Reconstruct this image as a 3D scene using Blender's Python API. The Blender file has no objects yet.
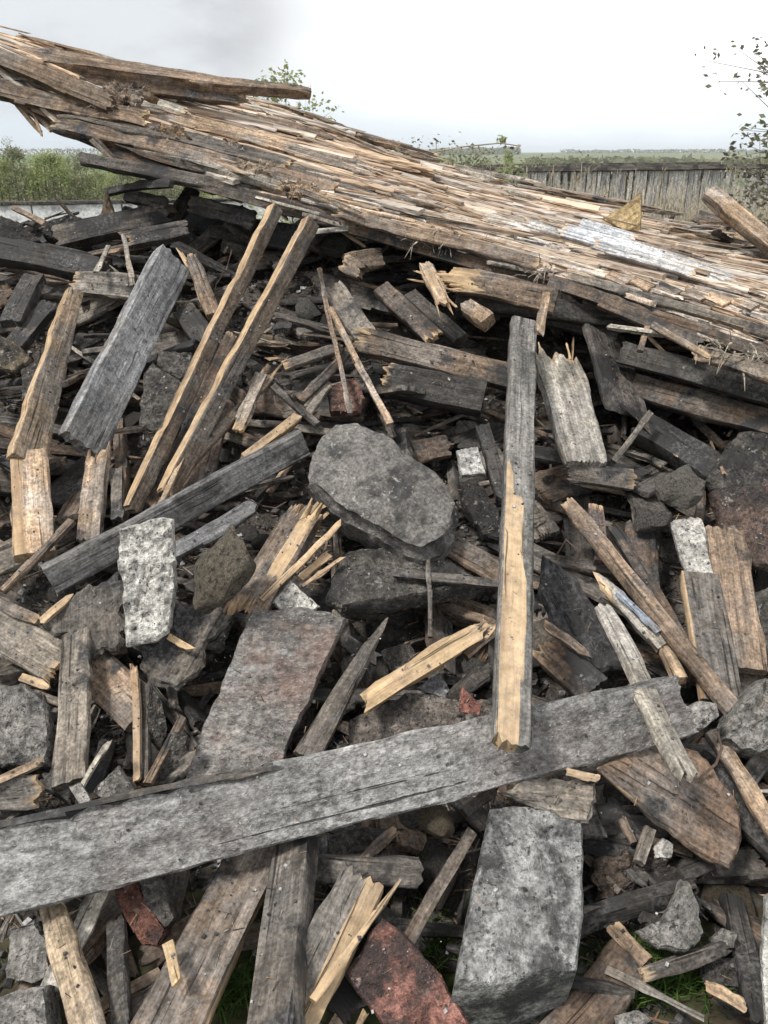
import bpy, bmesh, math, random
import numpy as np
from mathutils import Vector, Matrix, noise as mnoise
R = math.radians
random.seed(11)
sc = bpy.context.scene
C = sc.collection
# ---------------------------------------------------------------- camera
H, F, PITCH = 1.6, 828.0, R(23.3)
cam = bpy.data.cameras.new('camera'); camo = bpy.data.objects.new('camera', cam); C.objects.link(camo)
camo.location = (0, 0, H); camo.rotation_euler = (R(90) - PITCH, 0, 0)
cam.sensor_fit = 'VERTICAL'; cam.sensor_height = 32.0; cam.lens = 32.0 * F / 1024.0
cam.clip_start = 0.05; cam.clip_end = 12000
sc.camera = camo
# ---------------------------------------------------------------- sky, sun, exposure
SUN_EL, SUN_AZ = R(58), R(-122)      # azimuth from +Y towards +X: high on the left
w = bpy.data.worlds.new('World'); sc.world = w; w.use_nodes = True
nt = w.node_tree; N, L = nt.nodes, nt.links
bg = N['Background']; bg.inputs['Strength'].default_value = 0.1
sky = N.new('ShaderNodeTexSky'); sky.sky_type = 'NISHITA'; sky.sun_disc = False
sky.sun_elevation = SUN_EL; sky.sun_rotation = SUN_AZ
tc = N.new('ShaderNodeTexCoord')
def wnoise(scale, loc, sz, det=5, rough=.55):
    m = N.new('ShaderNodeMapping'); m.inputs['Location'].default_value = loc; m.inputs['Scale'].default_value = (1, 1, sz)
    L.new(tc.outputs['Generated'], m.inputs['Vector'])
    n = N.new('ShaderNodeTexNoise'); n.inputs['Scale'].default_value = scale; n.inputs['Detail'].default_value = det
    n.inputs['Roughness'].default_value = rough; L.new(m.outputs[0], n.inputs['Vector'])
    return n.outputs['Fac']
def wramp(src, a, b):
    r = N.new('ShaderNodeMapRange'); r.interpolation_type = 'SMOOTHSTEP'
    r.inputs['From Min'].default_value = a; r.inputs['From Max'].default_value = b
    L.new(src, r.inputs['Value']); return r.outputs[0]
def wmix(f, a, b):
    m = N.new('ShaderNodeMix'); m.data_type = 'RGBA'; L.new(f, m.inputs[0])
    for s, i in ((a, 6), (b, 7)):
        if isinstance(s, tuple): m.inputs[i].default_value = s
        else: L.new(s, m.inputs[i])
    return m.outputs[2]
sx = N.new('ShaderNodeSeparateXYZ'); L.new(tc.outputs['Generated'], sx.inputs[0])
def wmath(op, a, b):
    m = N.new('ShaderNodeMath'); m.operation = op
    for q, i in ((a, 0), (b, 1)):
        if isinstance(q, float): m.inputs[i].default_value = q
        else: L.new(q, m.inputs[i])
    return m.outputs[0]
bank = wmath('MULTIPLY', wramp(sx.outputs[0], .26, -.36), .42)          # the grey cloud bank drifting in from the left
f1 = wramp(wmath('ADD', wnoise(1.9, (4.3, 1.1, 0.6), 1.5, 4, .45), bank), .50, .84)
cl = wmix(f1, (6.2, 6.2, 6.2, 1), (2.45, 2.5, 2.6, 1))
soft = wramp(wnoise(4.2, (7.1, 3.3, 1.4), 2.2, 6, .6), .34, .60)
cl = wmix(wmath('MULTIPLY', soft, .62), cl, (3.55, 3.75, 3.9, 1))
f2 = wmath('MULTIPLY', wramp(wnoise(7.5, (1.75, 2.2, 5.1), 3.6, 4, .5), .56, .74), .7)
f2 = wmath('MULTIPLY', f2, wmath('SUBTRACT', 1.0, f1))
skb = N.new('ShaderNodeMix'); skb.data_type = 'RGBA'; skb.blend_type = 'ADD'; skb.inputs[0].default_value = 1
L.new(sky.outputs[0], skb.inputs[6]); skb.inputs[7].default_value = (2.0, 2.2, 2.4, 1)
cl = wmix(f2, cl, skb.outputs[2])
lowm = wramp(sx.outputs[2], .10, .0)
L.new(wmix(wmath('MULTIPLY', lowm, .8), cl, (3.15, 3.55, 3.8, 1)), bg.inputs['Color'])
sun = bpy.data.lights.new('sun', 'SUN'); suno = bpy.data.objects.new('sun', sun); C.objects.link(suno)
sun.energy = 1.5; sun.angle = R(10); sun.color = (1, .965, .91)
sd = Vector((math.sin(SUN_AZ) * math.cos(SUN_EL), math.cos(SUN_AZ) * math.cos(SUN_EL), math.sin(SUN_EL)))
suno.rotation_euler = sd.to_track_quat('Z', 'Y').to_euler(); suno.location = (0, 0, 20)
sc.view_settings.view_transform = 'Standard'; sc.view_settings.look = 'None'
sc.view_settings.gamma = 1; sc.view_settings.use_curve_mapping = False
sc.view_settings.exposure = 1.38
# ---------------------------------------------------------------- materials
class NT:
    def __init__(s, name):
        s.m = bpy.data.materials.new(name); s.m.use_nodes = True
        s.t = s.m.node_tree; s.n = s.t.nodes; s.l = s.t.links; s.b = s.n['Principled BSDF']
    def new(s, ty, **k):
        n = s.n.new('ShaderNode' + ty)
        for a, v in k.items(): setattr(n, a, v)
        return n
    def put(s, v, sock):
        if isinstance(v, bpy.types.NodeSocket): s.l.new(v, sock)
        elif isinstance(v, tuple): sock.default_value = (v + (1,))[:len(sock.default_value)]
        else: sock.default_value = v
    def vm(s, op, a, b):
        n = s.new('VectorMath', operation=op); s.put(a, n.inputs[0]); s.put(b, n.inputs[1]); return n.outputs[0]
    def ma(s, op, a, b=0.0, clamp=False):
        n = s.new('Math', operation=op, use_clamp=clamp); s.put(a, n.inputs[0]); s.put(b, n.inputs[1]); return n.outputs[0]
    def noise(s, v, scale, det=4, rough=.55, dist=0):
        n = s.new('TexNoise'); s.put(v, n.inputs['Vector']); n.inputs['Scale'].default_value = scale
        n.inputs['Detail'].default_value = det; n.inputs['Roughness'].default_value = rough
        n.inputs['Distortion'].default_value = dist; return n.outputs['Fac']
    def vor(s, v, scale, feat='F1'):
        n = s.new('TexVoronoi', feature=feat); s.put(v, n.inputs['Vector']); n.inputs['Scale'].default_value = scale
        return n.outputs['Distance']
    def rng(s, v, a, b, c=0.0, d=1.0, smooth=True):
        n = s.new('MapRange'); n.interpolation_type = 'SMOOTHSTEP' if smooth else 'LINEAR'
        s.put(v, n.inputs['Value'])
        for i, q in zip(('From Min', 'From Max', 'To Min', 'To Max'), (a, b, c, d)): s.put(q, n.inputs[i])
        return n.outputs[0]
    def mix(s, f, a, b, bt='MIX'):
        n = s.new('Mix', data_type='RGBA', blend_type=bt)
        s.put(f, n.inputs[0]); s.put(a, n.inputs[6]); s.put(b, n.inputs[7]); return n.outputs[2]
    def scal(s, col, f):
        n = s.new('VectorMath', operation='SCALE'); s.put(col, n.inputs[0]); s.put(f, n.inputs[3]); return n.outputs[0]
    def bump(s, h, st, dist, nrm=None):
        n = s.new('Bump'); n.inputs['Strength'].default_value = st; n.inputs['Distance'].default_value = dist
        s.l.new(h, n.inputs['Height'])
        if nrm: s.l.new(nrm, n.inputs['Normal'])
        return n.outputs[0]
    def coords(s):
        t = s.new('TexCoord').outputs['Object']; oi = s.new('ObjectInfo')
        off = s.scal((31.7, 17.3, 23.9), oi.outputs['Random'])
        return s.vm('ADD', t, off), oi
    def fin(s, col, rough, nrm=None, spec=.25):
        s.put(col, s.b.inputs['Base Color']); s.put(rough, s.b.inputs['Roughness'])
        s.b.inputs['Specular IOR Level'].default_value = spec
        if nrm: s.l.new(nrm, s.b.inputs['Normal'])
        return s.m

def mat_wood():
    s = NT('weathered_wood'); v, oi = s.coords()
    at = s.new('Attribute', attribute_name='fresh').outputs['Fac']
    dist = s.noise(v, 2.5, 3); dv = s.vm('ADD', v, s.scal((0.0, .02, .02), dist))
    g = s.noise(s.vm('MULTIPLY', dv, (3.0, 55, 55)), 1.0, 6, .68)
    g2 = s.noise(s.vm('MULTIPLY', dv, (9.0, 230, 230)), 1.0, 3, .6)
    b = s.noise(s.vm('MULTIPLY', v, (2.2, 9, 9)), 1.0, 4, .6)
    crk = s.rng(s.noise(s.vm('MULTIPLY', dv, (2.4, 95, 95)), 1.0, 2, .5), .64, .71)
    base = s.scal(oi.outputs['Color'], s.rng(g, .34, .67, .48, 1.45, False))
    base = s.scal(base, s.rng(g2, .34, .66, .80, 1.2, False))
    base = s.scal(base, s.rng(b, .34, .66, .62, 1.3, False))
    mot = s.noise(v, 34, 5, .7); base = s.scal(base, s.rng(mot, .36, .64, .62, 1.34, False)); base = s.scal(base, s.rng(s.noise(v, 120, 3, .6), .36, .64, .68, 1.28, False))
    lum = s.new('RGBToBW'); s.l.new(base, lum.inputs[0])
    grey = s.scal((1.04, .97, .90), lum.outputs[0])
    base = s.mix(s.rng(s.noise(v, 4.5, 3), .45, .62, 0, .6), base, grey)
    fr = s.rng(s.ma('ADD', at, s.ma('MULTIPLY', s.ma('SUBTRACT', s.noise(s.vm('MULTIPLY', v, (5, 75, 75)), 1, 4, .6), .5), 1.1)), .36, .66, 0, .84)
    fcol = s.scal((.60, .43, .26), s.rng(g, .28, .75, .6, 1.25, False))
    fcol = s.mix(s.rng(b, .48, .66, 0, .65), fcol, (.24, .15, .085, 1))
    fcol = s.scal(fcol, s.rng(s.noise(v, 26, 5, .7), .32, .6, .62, 1.08, False))
    base = s.mix(fr, base, fcol)
    # soot and char
    n = s.rng(s.noise(v, 5.5, 6, .65), .30, .70, 0, 1, False)
    th = s.ma('SUBTRACT', 1.0, oi.outputs['Alpha'])
    ch = s.rng(n, s.ma('SUBTRACT', th, .16), s.ma('ADD', th, .10))
    ch = s.ma('MULTIPLY', ch, s.ma('SUBTRACT', 1.0, s.ma('MULTIPLY', at, .8)))
    base = s.mix(ch, base, s.mix(g, (.012, .011, .011, 1), (.05, .048, .047, 1)))
    # grey ash dust
    sp = s.ma('MULTIPLY', s.rng(s.noise(v, 75, 5, .72), .46, .62), s.rng(s.noise(v, 7, 5, .6), .42, .64, .0, .8))
    base = s.mix(s.ma('MULTIPLY', sp, .6), base, (.20, .195, .19, 1))
    base = s.mix(s.ma('MULTIPLY', crk, .8), base, s.scal(base, .22))
    h = s.ma('ADD', s.ma('MULTIPLY', g, .7), s.ma('MULTIPLY', g2, .25))
    h = s.ma('SUBTRACT', h, s.ma('MULTIPLY', crk, .9))
    nr = s.bump(h, .75, .007); nr = s.bump(s.ma('ADD', mot, s.ma('MULTIPLY', s.noise(v, 150, 3, .6), .5)), .45, .006, nr)
    return s.fin(base, s.rng(ch, 0, 1, .88, .62, False), nr)

def mat_stone(name='rubble_stone', k=1.0):
    s = NT(name); v, oi = s.coords()
    at = s.new('Attribute', attribute_name='fresh').outputs['Fac']
    a = s.noise(v, 9, 6, .68); b = s.noise(v, 45, 5, .65); c = s.noise(v, 220, 2, .5)
    base = s.scal(oi.outputs['Color'], s.rng(a, .34, .66, 1 - .48 * k, 1 + .42 * k, False))
    base = s.scal(base, s.rng(b, .36, .64, 1 - .40 * k, 1 + .38 * k, False))
    base = s.scal(base, s.rng(s.noise(v, 95, 4, .7), .36, .64, .58, 1.36, False))
    n = s.rng(s.noise(v, 7, 6, .7), .30, .70, 0, 1, False)
    th = s.ma('SUBTRACT', 1.0, oi.outputs['Alpha'])
    soot = s.rng(n, s.ma('SUBTRACT', th, .2), s.ma('ADD', th, .14))
    base = s.mix(s.ma('MULTIPLY', soot, .85), base, (.035, .034, .034, 1))
    vs = s.vor(v, 120)
    base = s.mix(s.ma('MULTIPLY', s.rng(vs, .12, .26, 1, 0), s.rng(a, .48, .64, .0, .45 * k)), base, (.42, .41, .39, 1))
    base = s.mix(s.ma('MULTIPLY', s.rng(s.noise(v, 85, 4, .65), .57, .64, 0, .85 * k), s.rng(s.noise(v, 11, 4), .40, .56, .15, 1)), base, (.025, .025, .026, 1))
    base = s.mix(s.ma('MULTIPLY', s.rng(s.noise(v, 48, 4, .65), .58, .66, 0, .7), s.rng(s.noise(v, 6, 4), .46, .60)), base, s.mix(.5, s.scal(oi.outputs['Color'], 1.6), (.5, .49, .47, 1)))
    base = s.mix(at, base, s.scal((.42, .40, .37), s.rng(b, .3, .7, .7, 1.2, False)))
    h = s.ma('ADD', s.ma('MULTIPLY', b, 1.0), s.ma('MULTIPLY', c, .25)); h = s.ma('ADD', h, s.ma('MULTIPLY', a, 1.2))
    pit = s.rng(s.vor(v, 60), .0, .22, 1, 0)
    h = s.ma('SUBTRACT', h, s.ma('MULTIPLY', pit, s.rng(a, .5, .6, 0, .5)))
    return s.fin(base, .92, s.bump(h, 1.0, .018 * k), .2)

def mat_slab():   # ash and plaster crusted board
    s = NT('plaster_crust'); v, oi = s.coords()
    v = s.vm('MULTIPLY', v, (.72, 1, 1)); a = s.noise(v, 6, 6, .7); b = s.noise(v, 38, 6, .7); c = s.noise(v, 160, 3, .6)
    g = s.noise(s.vm('MULTIPLY', v, (5, 45, 45)), 1.0, 5, .65)
    base = s.scal(oi.outputs['Color'], s.rng(a, .34, .66, .70, 1.28, False))
    base = s.scal(base, s.rng(s.noise(v, 1.9, 3, .5), .36, .64, .66, 1.3, False))
    base = s.scal(base, s.rng(b, .36, .64, .58, 1.4, False))
    base = s.scal(base, s.rng(s.noise(v, 110, 4, .7), .36, .64, .55, 1.4, False))
    base = s.mix(s.ma('MULTIPLY', s.rng(s.noise(v, 30, 6, .75), .50, .64, 0, .75), s.rng(s.noise(v, 4.5, 3), .42, .6)), base, (.38, .375, .365, 1))
    base = s.mix(s.ma('MULTIPLY', s.rng(s.noise(v, 42, 6, .75), .50, .62, 0, .7), s.rng(s.noise(v, 3.2, 5, .6), .44, .60, .08, 1)), base, (.05, .048, .046, 1))
    base = s.scal(base, s.rng(g, .36, .64, .72, 1.22, False))
    base = s.mix(s.rng(c, .62, .70, 0, .8), base, (.5, .49, .48, 1))
    base = s.mix(s.ma('MULTIPLY', s.rng(s.noise(v, 3.6, 5, .65), .50, .64, 0, .75), oi.outputs['Alpha']), base, s.scal((.34, .21, .165), s.rng(b, .36, .64, .65, 1.3, False)))
    crk = s.rng(s.noise(s.vm('MULTIPLY', v, (1.1, 48, 48)), 1.0, 3, .55), .69, .73)
    base = s.mix(s.ma('MULTIPLY', crk, .85), base, (.02, .019, .018, 1))
    h = s.ma('ADD', s.ma('MULTIPLY', b, 1.0), s.ma('MULTIPLY', c, .3)); h = s.ma('SUBTRACT', h, s.ma('MULTIPLY', crk, .8))
    return s.fin(base, .94, s.bump(h, 1.0, .022), .2)

def mat_ash():
    s = NT('ash_soil'); v = s.new('TexCoord').outputs['Object']
    a = s.noise(v, 5, 6, .65); b = s.noise(v, 40, 5, .7); c = s.noise(v, 170, 3, .6)
    base = s.mix(s.rng(a, .3, .7), (.038, .033, .028, 1), (.12, .105, .09, 1))
    base = s.scal(base, s.rng(b, .3, .7, .5, 1.5, False))
    base = s.mix(s.rng(c, .64, .70, 0, .45), base, (.2, .19, .18, 1))
    return s.fin(base, .95, s.bump(s.ma('ADD', b, s.ma('MULTIPLY', c, .4)), .9, .02), .2)

def mat_chip():
    s = NT('rubble_crumbs'); at = s.new('Attribute', attribute_name='tint').outputs['Color']
    v = s.new('TexCoord').outputs['Object']
    n = s.noise(v, 130, 4, .65)
    return s.fin(s.scal(at, s.rng(n, .3, .7, .6, 1.4, False)), .9, s.bump(n, .6, .004), .25)

def mat_leaf(name, c1, c2, tr=.25):
    s = NT(name); v = s.new('TexCoord').outputs['Object']; oi = s.new('ObjectInfo')
    n = s.noise(v, 3.0, 3)
    at = s.new('Attribute', attribute_name='tint').outputs['Fac']
    col = s.mix(s.rng(s.ma('ADD', n, s.ma('MULTIPLY', s.ma('SUBTRACT', at, .5), .5)), .3, .7), c1, c2)
    s.b.inputs['Subsurface Weight'].default_value = 0
    s.fin(col, .7, None, .2)
    tb = s.new('BsdfTranslucent'); s.put(col, tb.inputs[0])
    ms = s.new('MixShader'); ms.inputs[0].default_value = tr
    s.l.new(s.b.outputs[0], ms.inputs[1]); s.l.new(tb.outputs[0], ms.inputs[2])
    s.l.new(ms.outputs[0], s.n['Material Output'].inputs['Surface'])
    return s.m

def mat_ground():
    s = NT('field_ground'); v = s.new('TexCoord').outputs['Object']
    sep = s.new('SeparateXYZ'); s.l.new(v, sep.inputs[0]); y = sep.outputs[1]
    a = s.noise(v, 1.3, 6, .65); b = s.noise(v, 24, 4, .6)
    near = s.mix(s.rng(a, .4, .6), (.055, .045, .03, 1), (.06, .085, .028, 1))
    near = s.scal(near, s.rng(b, .3, .7, .5, 1.5, False))
    st = s.noise(s.vm('MULTIPLY', v, (.0012, .009, 0)), 1.0, 3, .5)
    far = s.mix(s.rng(st, .42, .5), (.085, .15, .045, 1), (.20, .175, .10, 1))
    far = s.mix(s.rng(st, .53, .6), far, (.07, .13, .045, 1))
    return s.fin(s.mix(s.rng(y, 25, 70), near, far), .95, None, .1)

def mat_simple(name, col, var=.35, sc_=(6, 6, 6), rough=.85, bumpd=.004, scale=1.0):
    s = NT(name); v, oi = s.coords(); v = s.vm('MULTIPLY', v, sc_)
    n = s.noise(v, scale, 6, .68)
    c = s.scal(col, s.rng(n, .28, .72, 1 - var, 1 + var, False))
    return s.fin(c, rough, s.bump(n, .5, bumpd), .25)

STONE2 = mat_stone('smooth_concrete', .5)
WOOD, STONE, SLAB, ASH, CHIP = mat_wood(), mat_stone(), mat_slab(), mat_ash(), mat_chip()
def mat_wall():
    s = NT('whitewashed_wall'); v, oi = s.coords()
    n = s.noise(s.vm('MULTIPLY', v, (3, 3, .7)), 3, 6, .7); n2 = s.noise(v, 40, 4)
    c = s.mix(s.rng(n, .42, .62), (.78, .78, .77, 1), (.42, .42, .42, 1))
    return s.fin(s.scal(c, s.rng(n2, .3, .7, .85, 1.15, False)), .9, s.bump(n2, .4, .01))
WALL = mat_wall()
GRASS = mat_leaf('grass_blade', (.035, .075, .016, 1), (.085, .14, .03, 1), .2)
LEAFY = mat_leaf('spring_leaf', (.26, .30, .12, 1), (.42, .46, .22, 1), .45)
LEAFD = mat_leaf('far_leaf', (.16, .165, .105, 1), (.27, .28, .165, 1), .4)
LEAFS = mat_leaf('sky_leaf', (.27, .31, .14, 1), (.42, .46, .25, 1), .55)
LEAFG = mat_leaf('grey_leaf', (.13, .125, .09, 1), (.24, .24, .15, 1), .35)
BARK = mat_simple('bark', (.13, .115, .10, 1), .4, (20, 20, 4))
TWIG = mat_simple('dry_twig', (.30, .26, .19, 1), .35, (20, 20, 4))
GROUND = mat_ground()
METAL = mat_simple('rusty_wire', (.10, .07, .055, 1), .5, (40, 40, 40), .6)

# ---------------------------------------------------------------- helpers
def tag(o, label=None, cat=None, group=None, kind=None):
    if label: o['label'] = label
    if cat: o['category'] = cat
    if group: o['group'] = group
    if kind: o['kind'] = kind
    return o
cP, sP = math.cos(PITCH), math.sin(PITCH)
FWD, UP = Vector((0, cP, -sP)), Vector((0, sP, cP))
def ray(px, py): return FWD + Vector((1, 0, 0)) * ((px - 384) / F) - UP * ((py - 512) / F)
def U(px, py, Y):
    d = ray(px, py); return Vector((0, 0, H)) + d * (Y / d.y)
PROF = np.array([(-9, 0), (.85, 0), (1.25, .02), (1.9, .22), (2.8, .68), (3.6, 1.08), (4.2, 1.26), (4.8, 1.27), (5.8, .95), (7.5, .15), (8.2, 0), (99, 0)], float)
def prof(Y): return float(np.interp(Y, PROF[:, 0], PROF[:, 1]))
def P(px, py, lift=0.0):            # where the line of sight meets the slope of the heap, raised by lift
    d = ray(px, py); o = Vector((0, 0, H)); prev = .9 / d.y; t = prev
    while t * d.y < 4.7:
        q = o + d * t
        if q.z <= prof(q.y) + lift:
            lo, hi = prev, t
            for _ in range(18):
                m = .5 * (lo + hi); q = o + d * m
                if q.z <= prof(q.y) + lift: hi = m
                else: lo = m
            return o + d * hi
        prev = t; t += .03
    return o + d * (4.7 / d.y)
def depth(p): return (p - Vector((0, 0, H))).dot(FWD)
def nrm(az, e):
    az, e = R(az), R(e)
    return Vector((math.sin(az) * math.cos(e), -math.cos(az) * math.cos(e), math.sin(e)))
def nz(x, y, z): return mnoise.noise(Vector((x, y, z)))
def mesh(name, vs, fs, mat, fresh=None, sharp=38):
    me = bpy.data.meshes.new(name); me.from_pydata([tuple(v) for v in vs], [], fs); me.materials.append(mat)
    if fresh is not None:
        a = me.attributes.new('fresh', 'FLOAT', 'POINT'); a.data.foreach_set('value', np.asarray(fresh, np.float32))
    me.polygons.foreach_set('use_smooth', np.ones(len(me.polygons), bool))
    if sharp: me.set_sharp_from_angle(angle=R(sharp))
    me.update(); return me
def link(name, me, parent=None):
    o = bpy.data.objects.new(name, me); C.objects.link(o)
    if parent is not None: o.parent = parent; o.matrix_parent_inverse = parent.matrix_basis.inverted()
    return o
def frame(p, u, n):                  # local X along u, Z along n
    u = u.normalized(); n = (n - u * n.dot(u)).normalized(); b = n.cross(u)
    m = Matrix((u, b, n)).transposed().to_4x4(); m.translation = p; return m

def plank_mesh(name, Ln, wd, th, e0='cut', e1='cut', seed=0, taper=(1, 1), ef=.6, bow=0, fresh=0.0, fs=None, side=0, wob=1.0, mat=None, hi=0, crust=0):
    """board along local X from 0 to Ln, broad face at z=0, body below; broken ends are staggered fibre by fibre"""
    rd = random.Random(seed); sd = rd.uniform(0, 500)
    nx = max(5, min(26, int(Ln / .05))); rag = ('jag', 'splint'); ny = max(5, min(24, int(wd / .0055) + 3)) if (e0 in rag or e1 in rag) else max(4, min(12, int(wd / .012) + 3))
    if hi: nx, ny = min(260, int(Ln / hi)), max(8, int(wd / hi))
    ch = min(.006, wd * .1, th * .3) * rd.uniform(.6, 1.3)
    ys = [0.0]; 
    inner = np.linspace(ch / wd, 1 - ch / wd, ny - 2); ys = [0.0] + list(inner) + [1.0]
    def ends(kind):
        if kind == 'cut': return [nz(j * .7, sd, 3) * .004 for j in range(ny)], .0
        if kind == 'worn': return [abs(nz(j * .5, sd, 5)) * .035 + (.012 if j in (0, ny - 1) else 0) for j in range(ny)], .25
        if kind == 'slant':
            k = rd.choice((-1, 1)); return [(ys[j] if k > 0 else 1 - ys[j]) * wd * 1.0 + abs(nz(j, sd, 1)) * .02 for j in range(ny)], .3
        if kind == 'point':
            c = rd.uniform(.3, .7); return [abs(ys[j] - c) * wd * 3.2 + rd.random() * .02 for j in range(ny)], .6
        a = min(.09, max(.03, wd * .7)) if kind == 'jag' else min(.16, max(.07, wd * 1.5))
        q = rd.uniform(0, 99); off = []
        for j in range(ny):
            yy = ys[j] * wd
            lo = .5 + .5 * nz(yy * 22 + q, sd, 3) * 1.6; fine = abs(nz(yy * 130, q, sd)) * 1.5; spike = rd.random() ** 2.2
            st_ = math.floor((yy * 60 + q) + nz(yy * 20, q, 1)); stp = .5 + .5 * mnoise.cell(Vector((st_ + .5, sd, .5)))
            off.append(a * max(0, min(1.2, .45 * lo + .42 * stp + .12 * fine + .22 * spike ** 2 - .12)))
        return off, .6
    o0, t0 = ends(e0); o1, t1 = ends(e1)
    lim = Ln * .42
    o0 = [min(q, lim) for q in o0]; o1 = [min(q, lim) for q in o1]
    vs, fr = [], []
    ss = np.linspace(0, 1, nx + 1)
    if e0 not in ('cut',): ss = np.concatenate(([0, .35 / nx], ss[1:]))
    if e1 not in ('cut',): ss = np.concatenate((ss[:-1], [1 - .35 / nx, 1]))
    ns = len(ss)
    rel = [nz(j * 1.7, sd, 9) * .0022 for j in range(ny)]
    for lay in (0, 1):
        for i, s in enumerate(ss):
            wf = taper[0] + (taper[1] - taper[0]) * s
            wl = 1 + nz(s * Ln * 6, sd, 0) * .07 * wob; wc = nz(s * Ln * 2.5, sd, 7) * .010 * wob
            tipf = 1 - t0 * max(0, 1 - s * Ln / .07) - t1 * max(0, 1 - (1 - s) * Ln / .07)
            for j in range(ny):
                a0, a1 = (o0[j], o1[j]) if lay == 0 else (o0[ny - 1 - j] * .5 + o0[j] * .5, o1[ny - 1 - j] * .5 + o1[j] * .5)
                x = a0 + (Ln - a0 - a1) * s
                edge = j in (0, ny - 1)
                y = (ys[j] - .5) * wd * wl * wf + wc
                y += nz(x * 14, j * 3.1, sd) * .004 * wob * (1.6 if edge else .5)
                if edge and not hi:
                    y -= (1 if j else -1) * wob * (max(0, nz(x * 9, j + 2, sd) - .15) * .03 + max(0, nz(x * 31, j + 5, sd)) * .005)
                z = bow * math.sin(math.pi * s) + nz(s * Ln * 1.7, sd, 4) * .008 * wob
                d = rel[j] + nz(x * 9, y * 30, sd) * .0025 * wob
                if crust: d += crust * (nz(x * 12, y * 14, sd) + .7 * nz(x * 34, y * 38, sd) + .45 * nz(x * 85, y * 90, sd))
                if lay == 0:
                    z += d - (ch * (1 + nz(x * 20, j, sd)) if edge else 0) - th * .35 * (1 - tipf)
                else:
                    z += -th * (.35 + .65 * max(.15, tipf)) + d + (ch if edge else 0)
                    y *= .985
                vs.append((x, y, z))
                f = fresh
                if e0 in ('jag', 'splint'): f = max(f, ef - (x - o0[j]) / .06 * ef if x - o0[j] < .06 else 0)
                if e1 in ('jag', 'splint'):
                    q = Ln - o1[j] - x; f = max(f, ef - q / .06 * ef if q < .06 else 0)
                for z_ in (fs if fs and isinstance(fs[0], tuple) else (fs,) if fs else ()):
                    if z_[0] <= s <= z_[1] and z_[2] <= ys[j] <= z_[3]: f = 1.0
                if side and ((side > 0 and j == ny - 1) or (side < 0 and j == 0)): f = max(f, .85)
                fr.append(min(1, max(0, f)))
    k = ns * ny; fsx = []
    for i in range(ns - 1):
        for j in range(ny - 1):
            a = i * ny + j
            fsx.append((a, a + ny, a + ny + 1, a + 1)); fsx.append((k + a, k + a + 1, k + a + ny + 1, k + a + ny))
        a = i * ny; b = a + ny - 1
        fsx.append((a, k + a, k + a + ny, a + ny)); fsx.append((b, b + ny, k + b + ny, k + b))
    for j in range(ny - 1):
        fsx.append((j, j + 1, k + j + 1, k + j)); a = (ns - 1) * ny + j
        fsx.append((a, k + a, k + a + 1, a + 1))
    return mesh(name, vs, fsx, mat or WOOD, fr, 42)

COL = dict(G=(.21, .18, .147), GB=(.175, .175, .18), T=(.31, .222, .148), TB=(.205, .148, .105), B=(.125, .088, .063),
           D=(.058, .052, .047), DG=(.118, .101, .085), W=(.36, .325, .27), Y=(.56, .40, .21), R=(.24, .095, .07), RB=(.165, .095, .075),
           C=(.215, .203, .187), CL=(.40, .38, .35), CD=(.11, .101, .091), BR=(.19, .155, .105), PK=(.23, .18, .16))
SEED = [100]
def board(name, label, cat, p0, p1, wm, th, n, col, char=.25, e0='cut', e1='cut', group=None, parent=None, mat=None, roll=0, **k):
    u = p1 - p0; SEED[0] += 1
    m = frame(p0, u, n)
    if roll: m = m @ Matrix.Rotation(R(roll), 4, 'X')
    o = link(name, plank_mesh(name, u.length, wm, th, e0, e1, SEED[0], mat=mat, **k), parent)
    if parent is None: o.matrix_basis = m
    else: o.matrix_basis = m
    c = COL[col] if isinstance(col, str) else col
    j = random.uniform(.9, 1.1); o.color = (c[0] * j, c[1] * j, c[2] * j, char)
    if label: tag(o, label, cat, group)
    return o
def pxw(p, n, u, wpx):
    v = (Vector((0, 0, H)) - p).normalized(); v = (v - u * v.dot(u)).normalized(); nn = (n - u * n.dot(u)).normalized()
    return wpx * depth(p) / F / max(.5, abs(v.dot(nn)))
def K(name, label, x0, y0, x1, y1, wpx, col='G', th=.028, l0=.08, l1=None, e0='cut', e1='cut', char=.25, az=0, e=48, cat=None, splint=0, **k):
    if l1 is None: l1 = l0
    p0, p1 = P(x0, y0, l0), P(x1, y1, l1); u = (p1 - p0).normalized(); n = nrm(az, e)
    wm = pxw((p0 + p1) / 2, n, u, wpx)
    o = board(name, label, cat or name.split('_')[-1], p0, p1, wm, th, n, col, char, e0, e1, **k)
    if splint:
        splinters(o, (p1 - p0).length, wm, th, splint)
    return o
def splinters(o, Ln, wm, th, cnt):
    rd = random.Random(SEED[0])
    at_end = cnt > 0
    for i in range(abs(cnt)):
        l = rd.uniform(.07, .17) * (1.2 if i == 0 else 1); y = (rd.random() - .5) * wm * .8
        me = plank_mesh('splinter', l, rd.uniform(.008, .018), .008, 'jag', 'point', rd.randint(0, 9999), taper=(1, .4), fresh=.9)
        s = link('splinter', me); s.parent = o
        x = Ln - .07 if at_end else .07
        s.matrix_basis = Matrix.Translation((x, y, -th * rd.uniform(.1, .8))) @ Matrix.Rotation((0 if at_end else math.pi) + rd.uniform(-.25, .25), 4, 'Z') @ Matrix.Rotation(rd.uniform(-.2, .15), 4, 'Y')
        s.color = (*COL['T'], .05)

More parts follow.
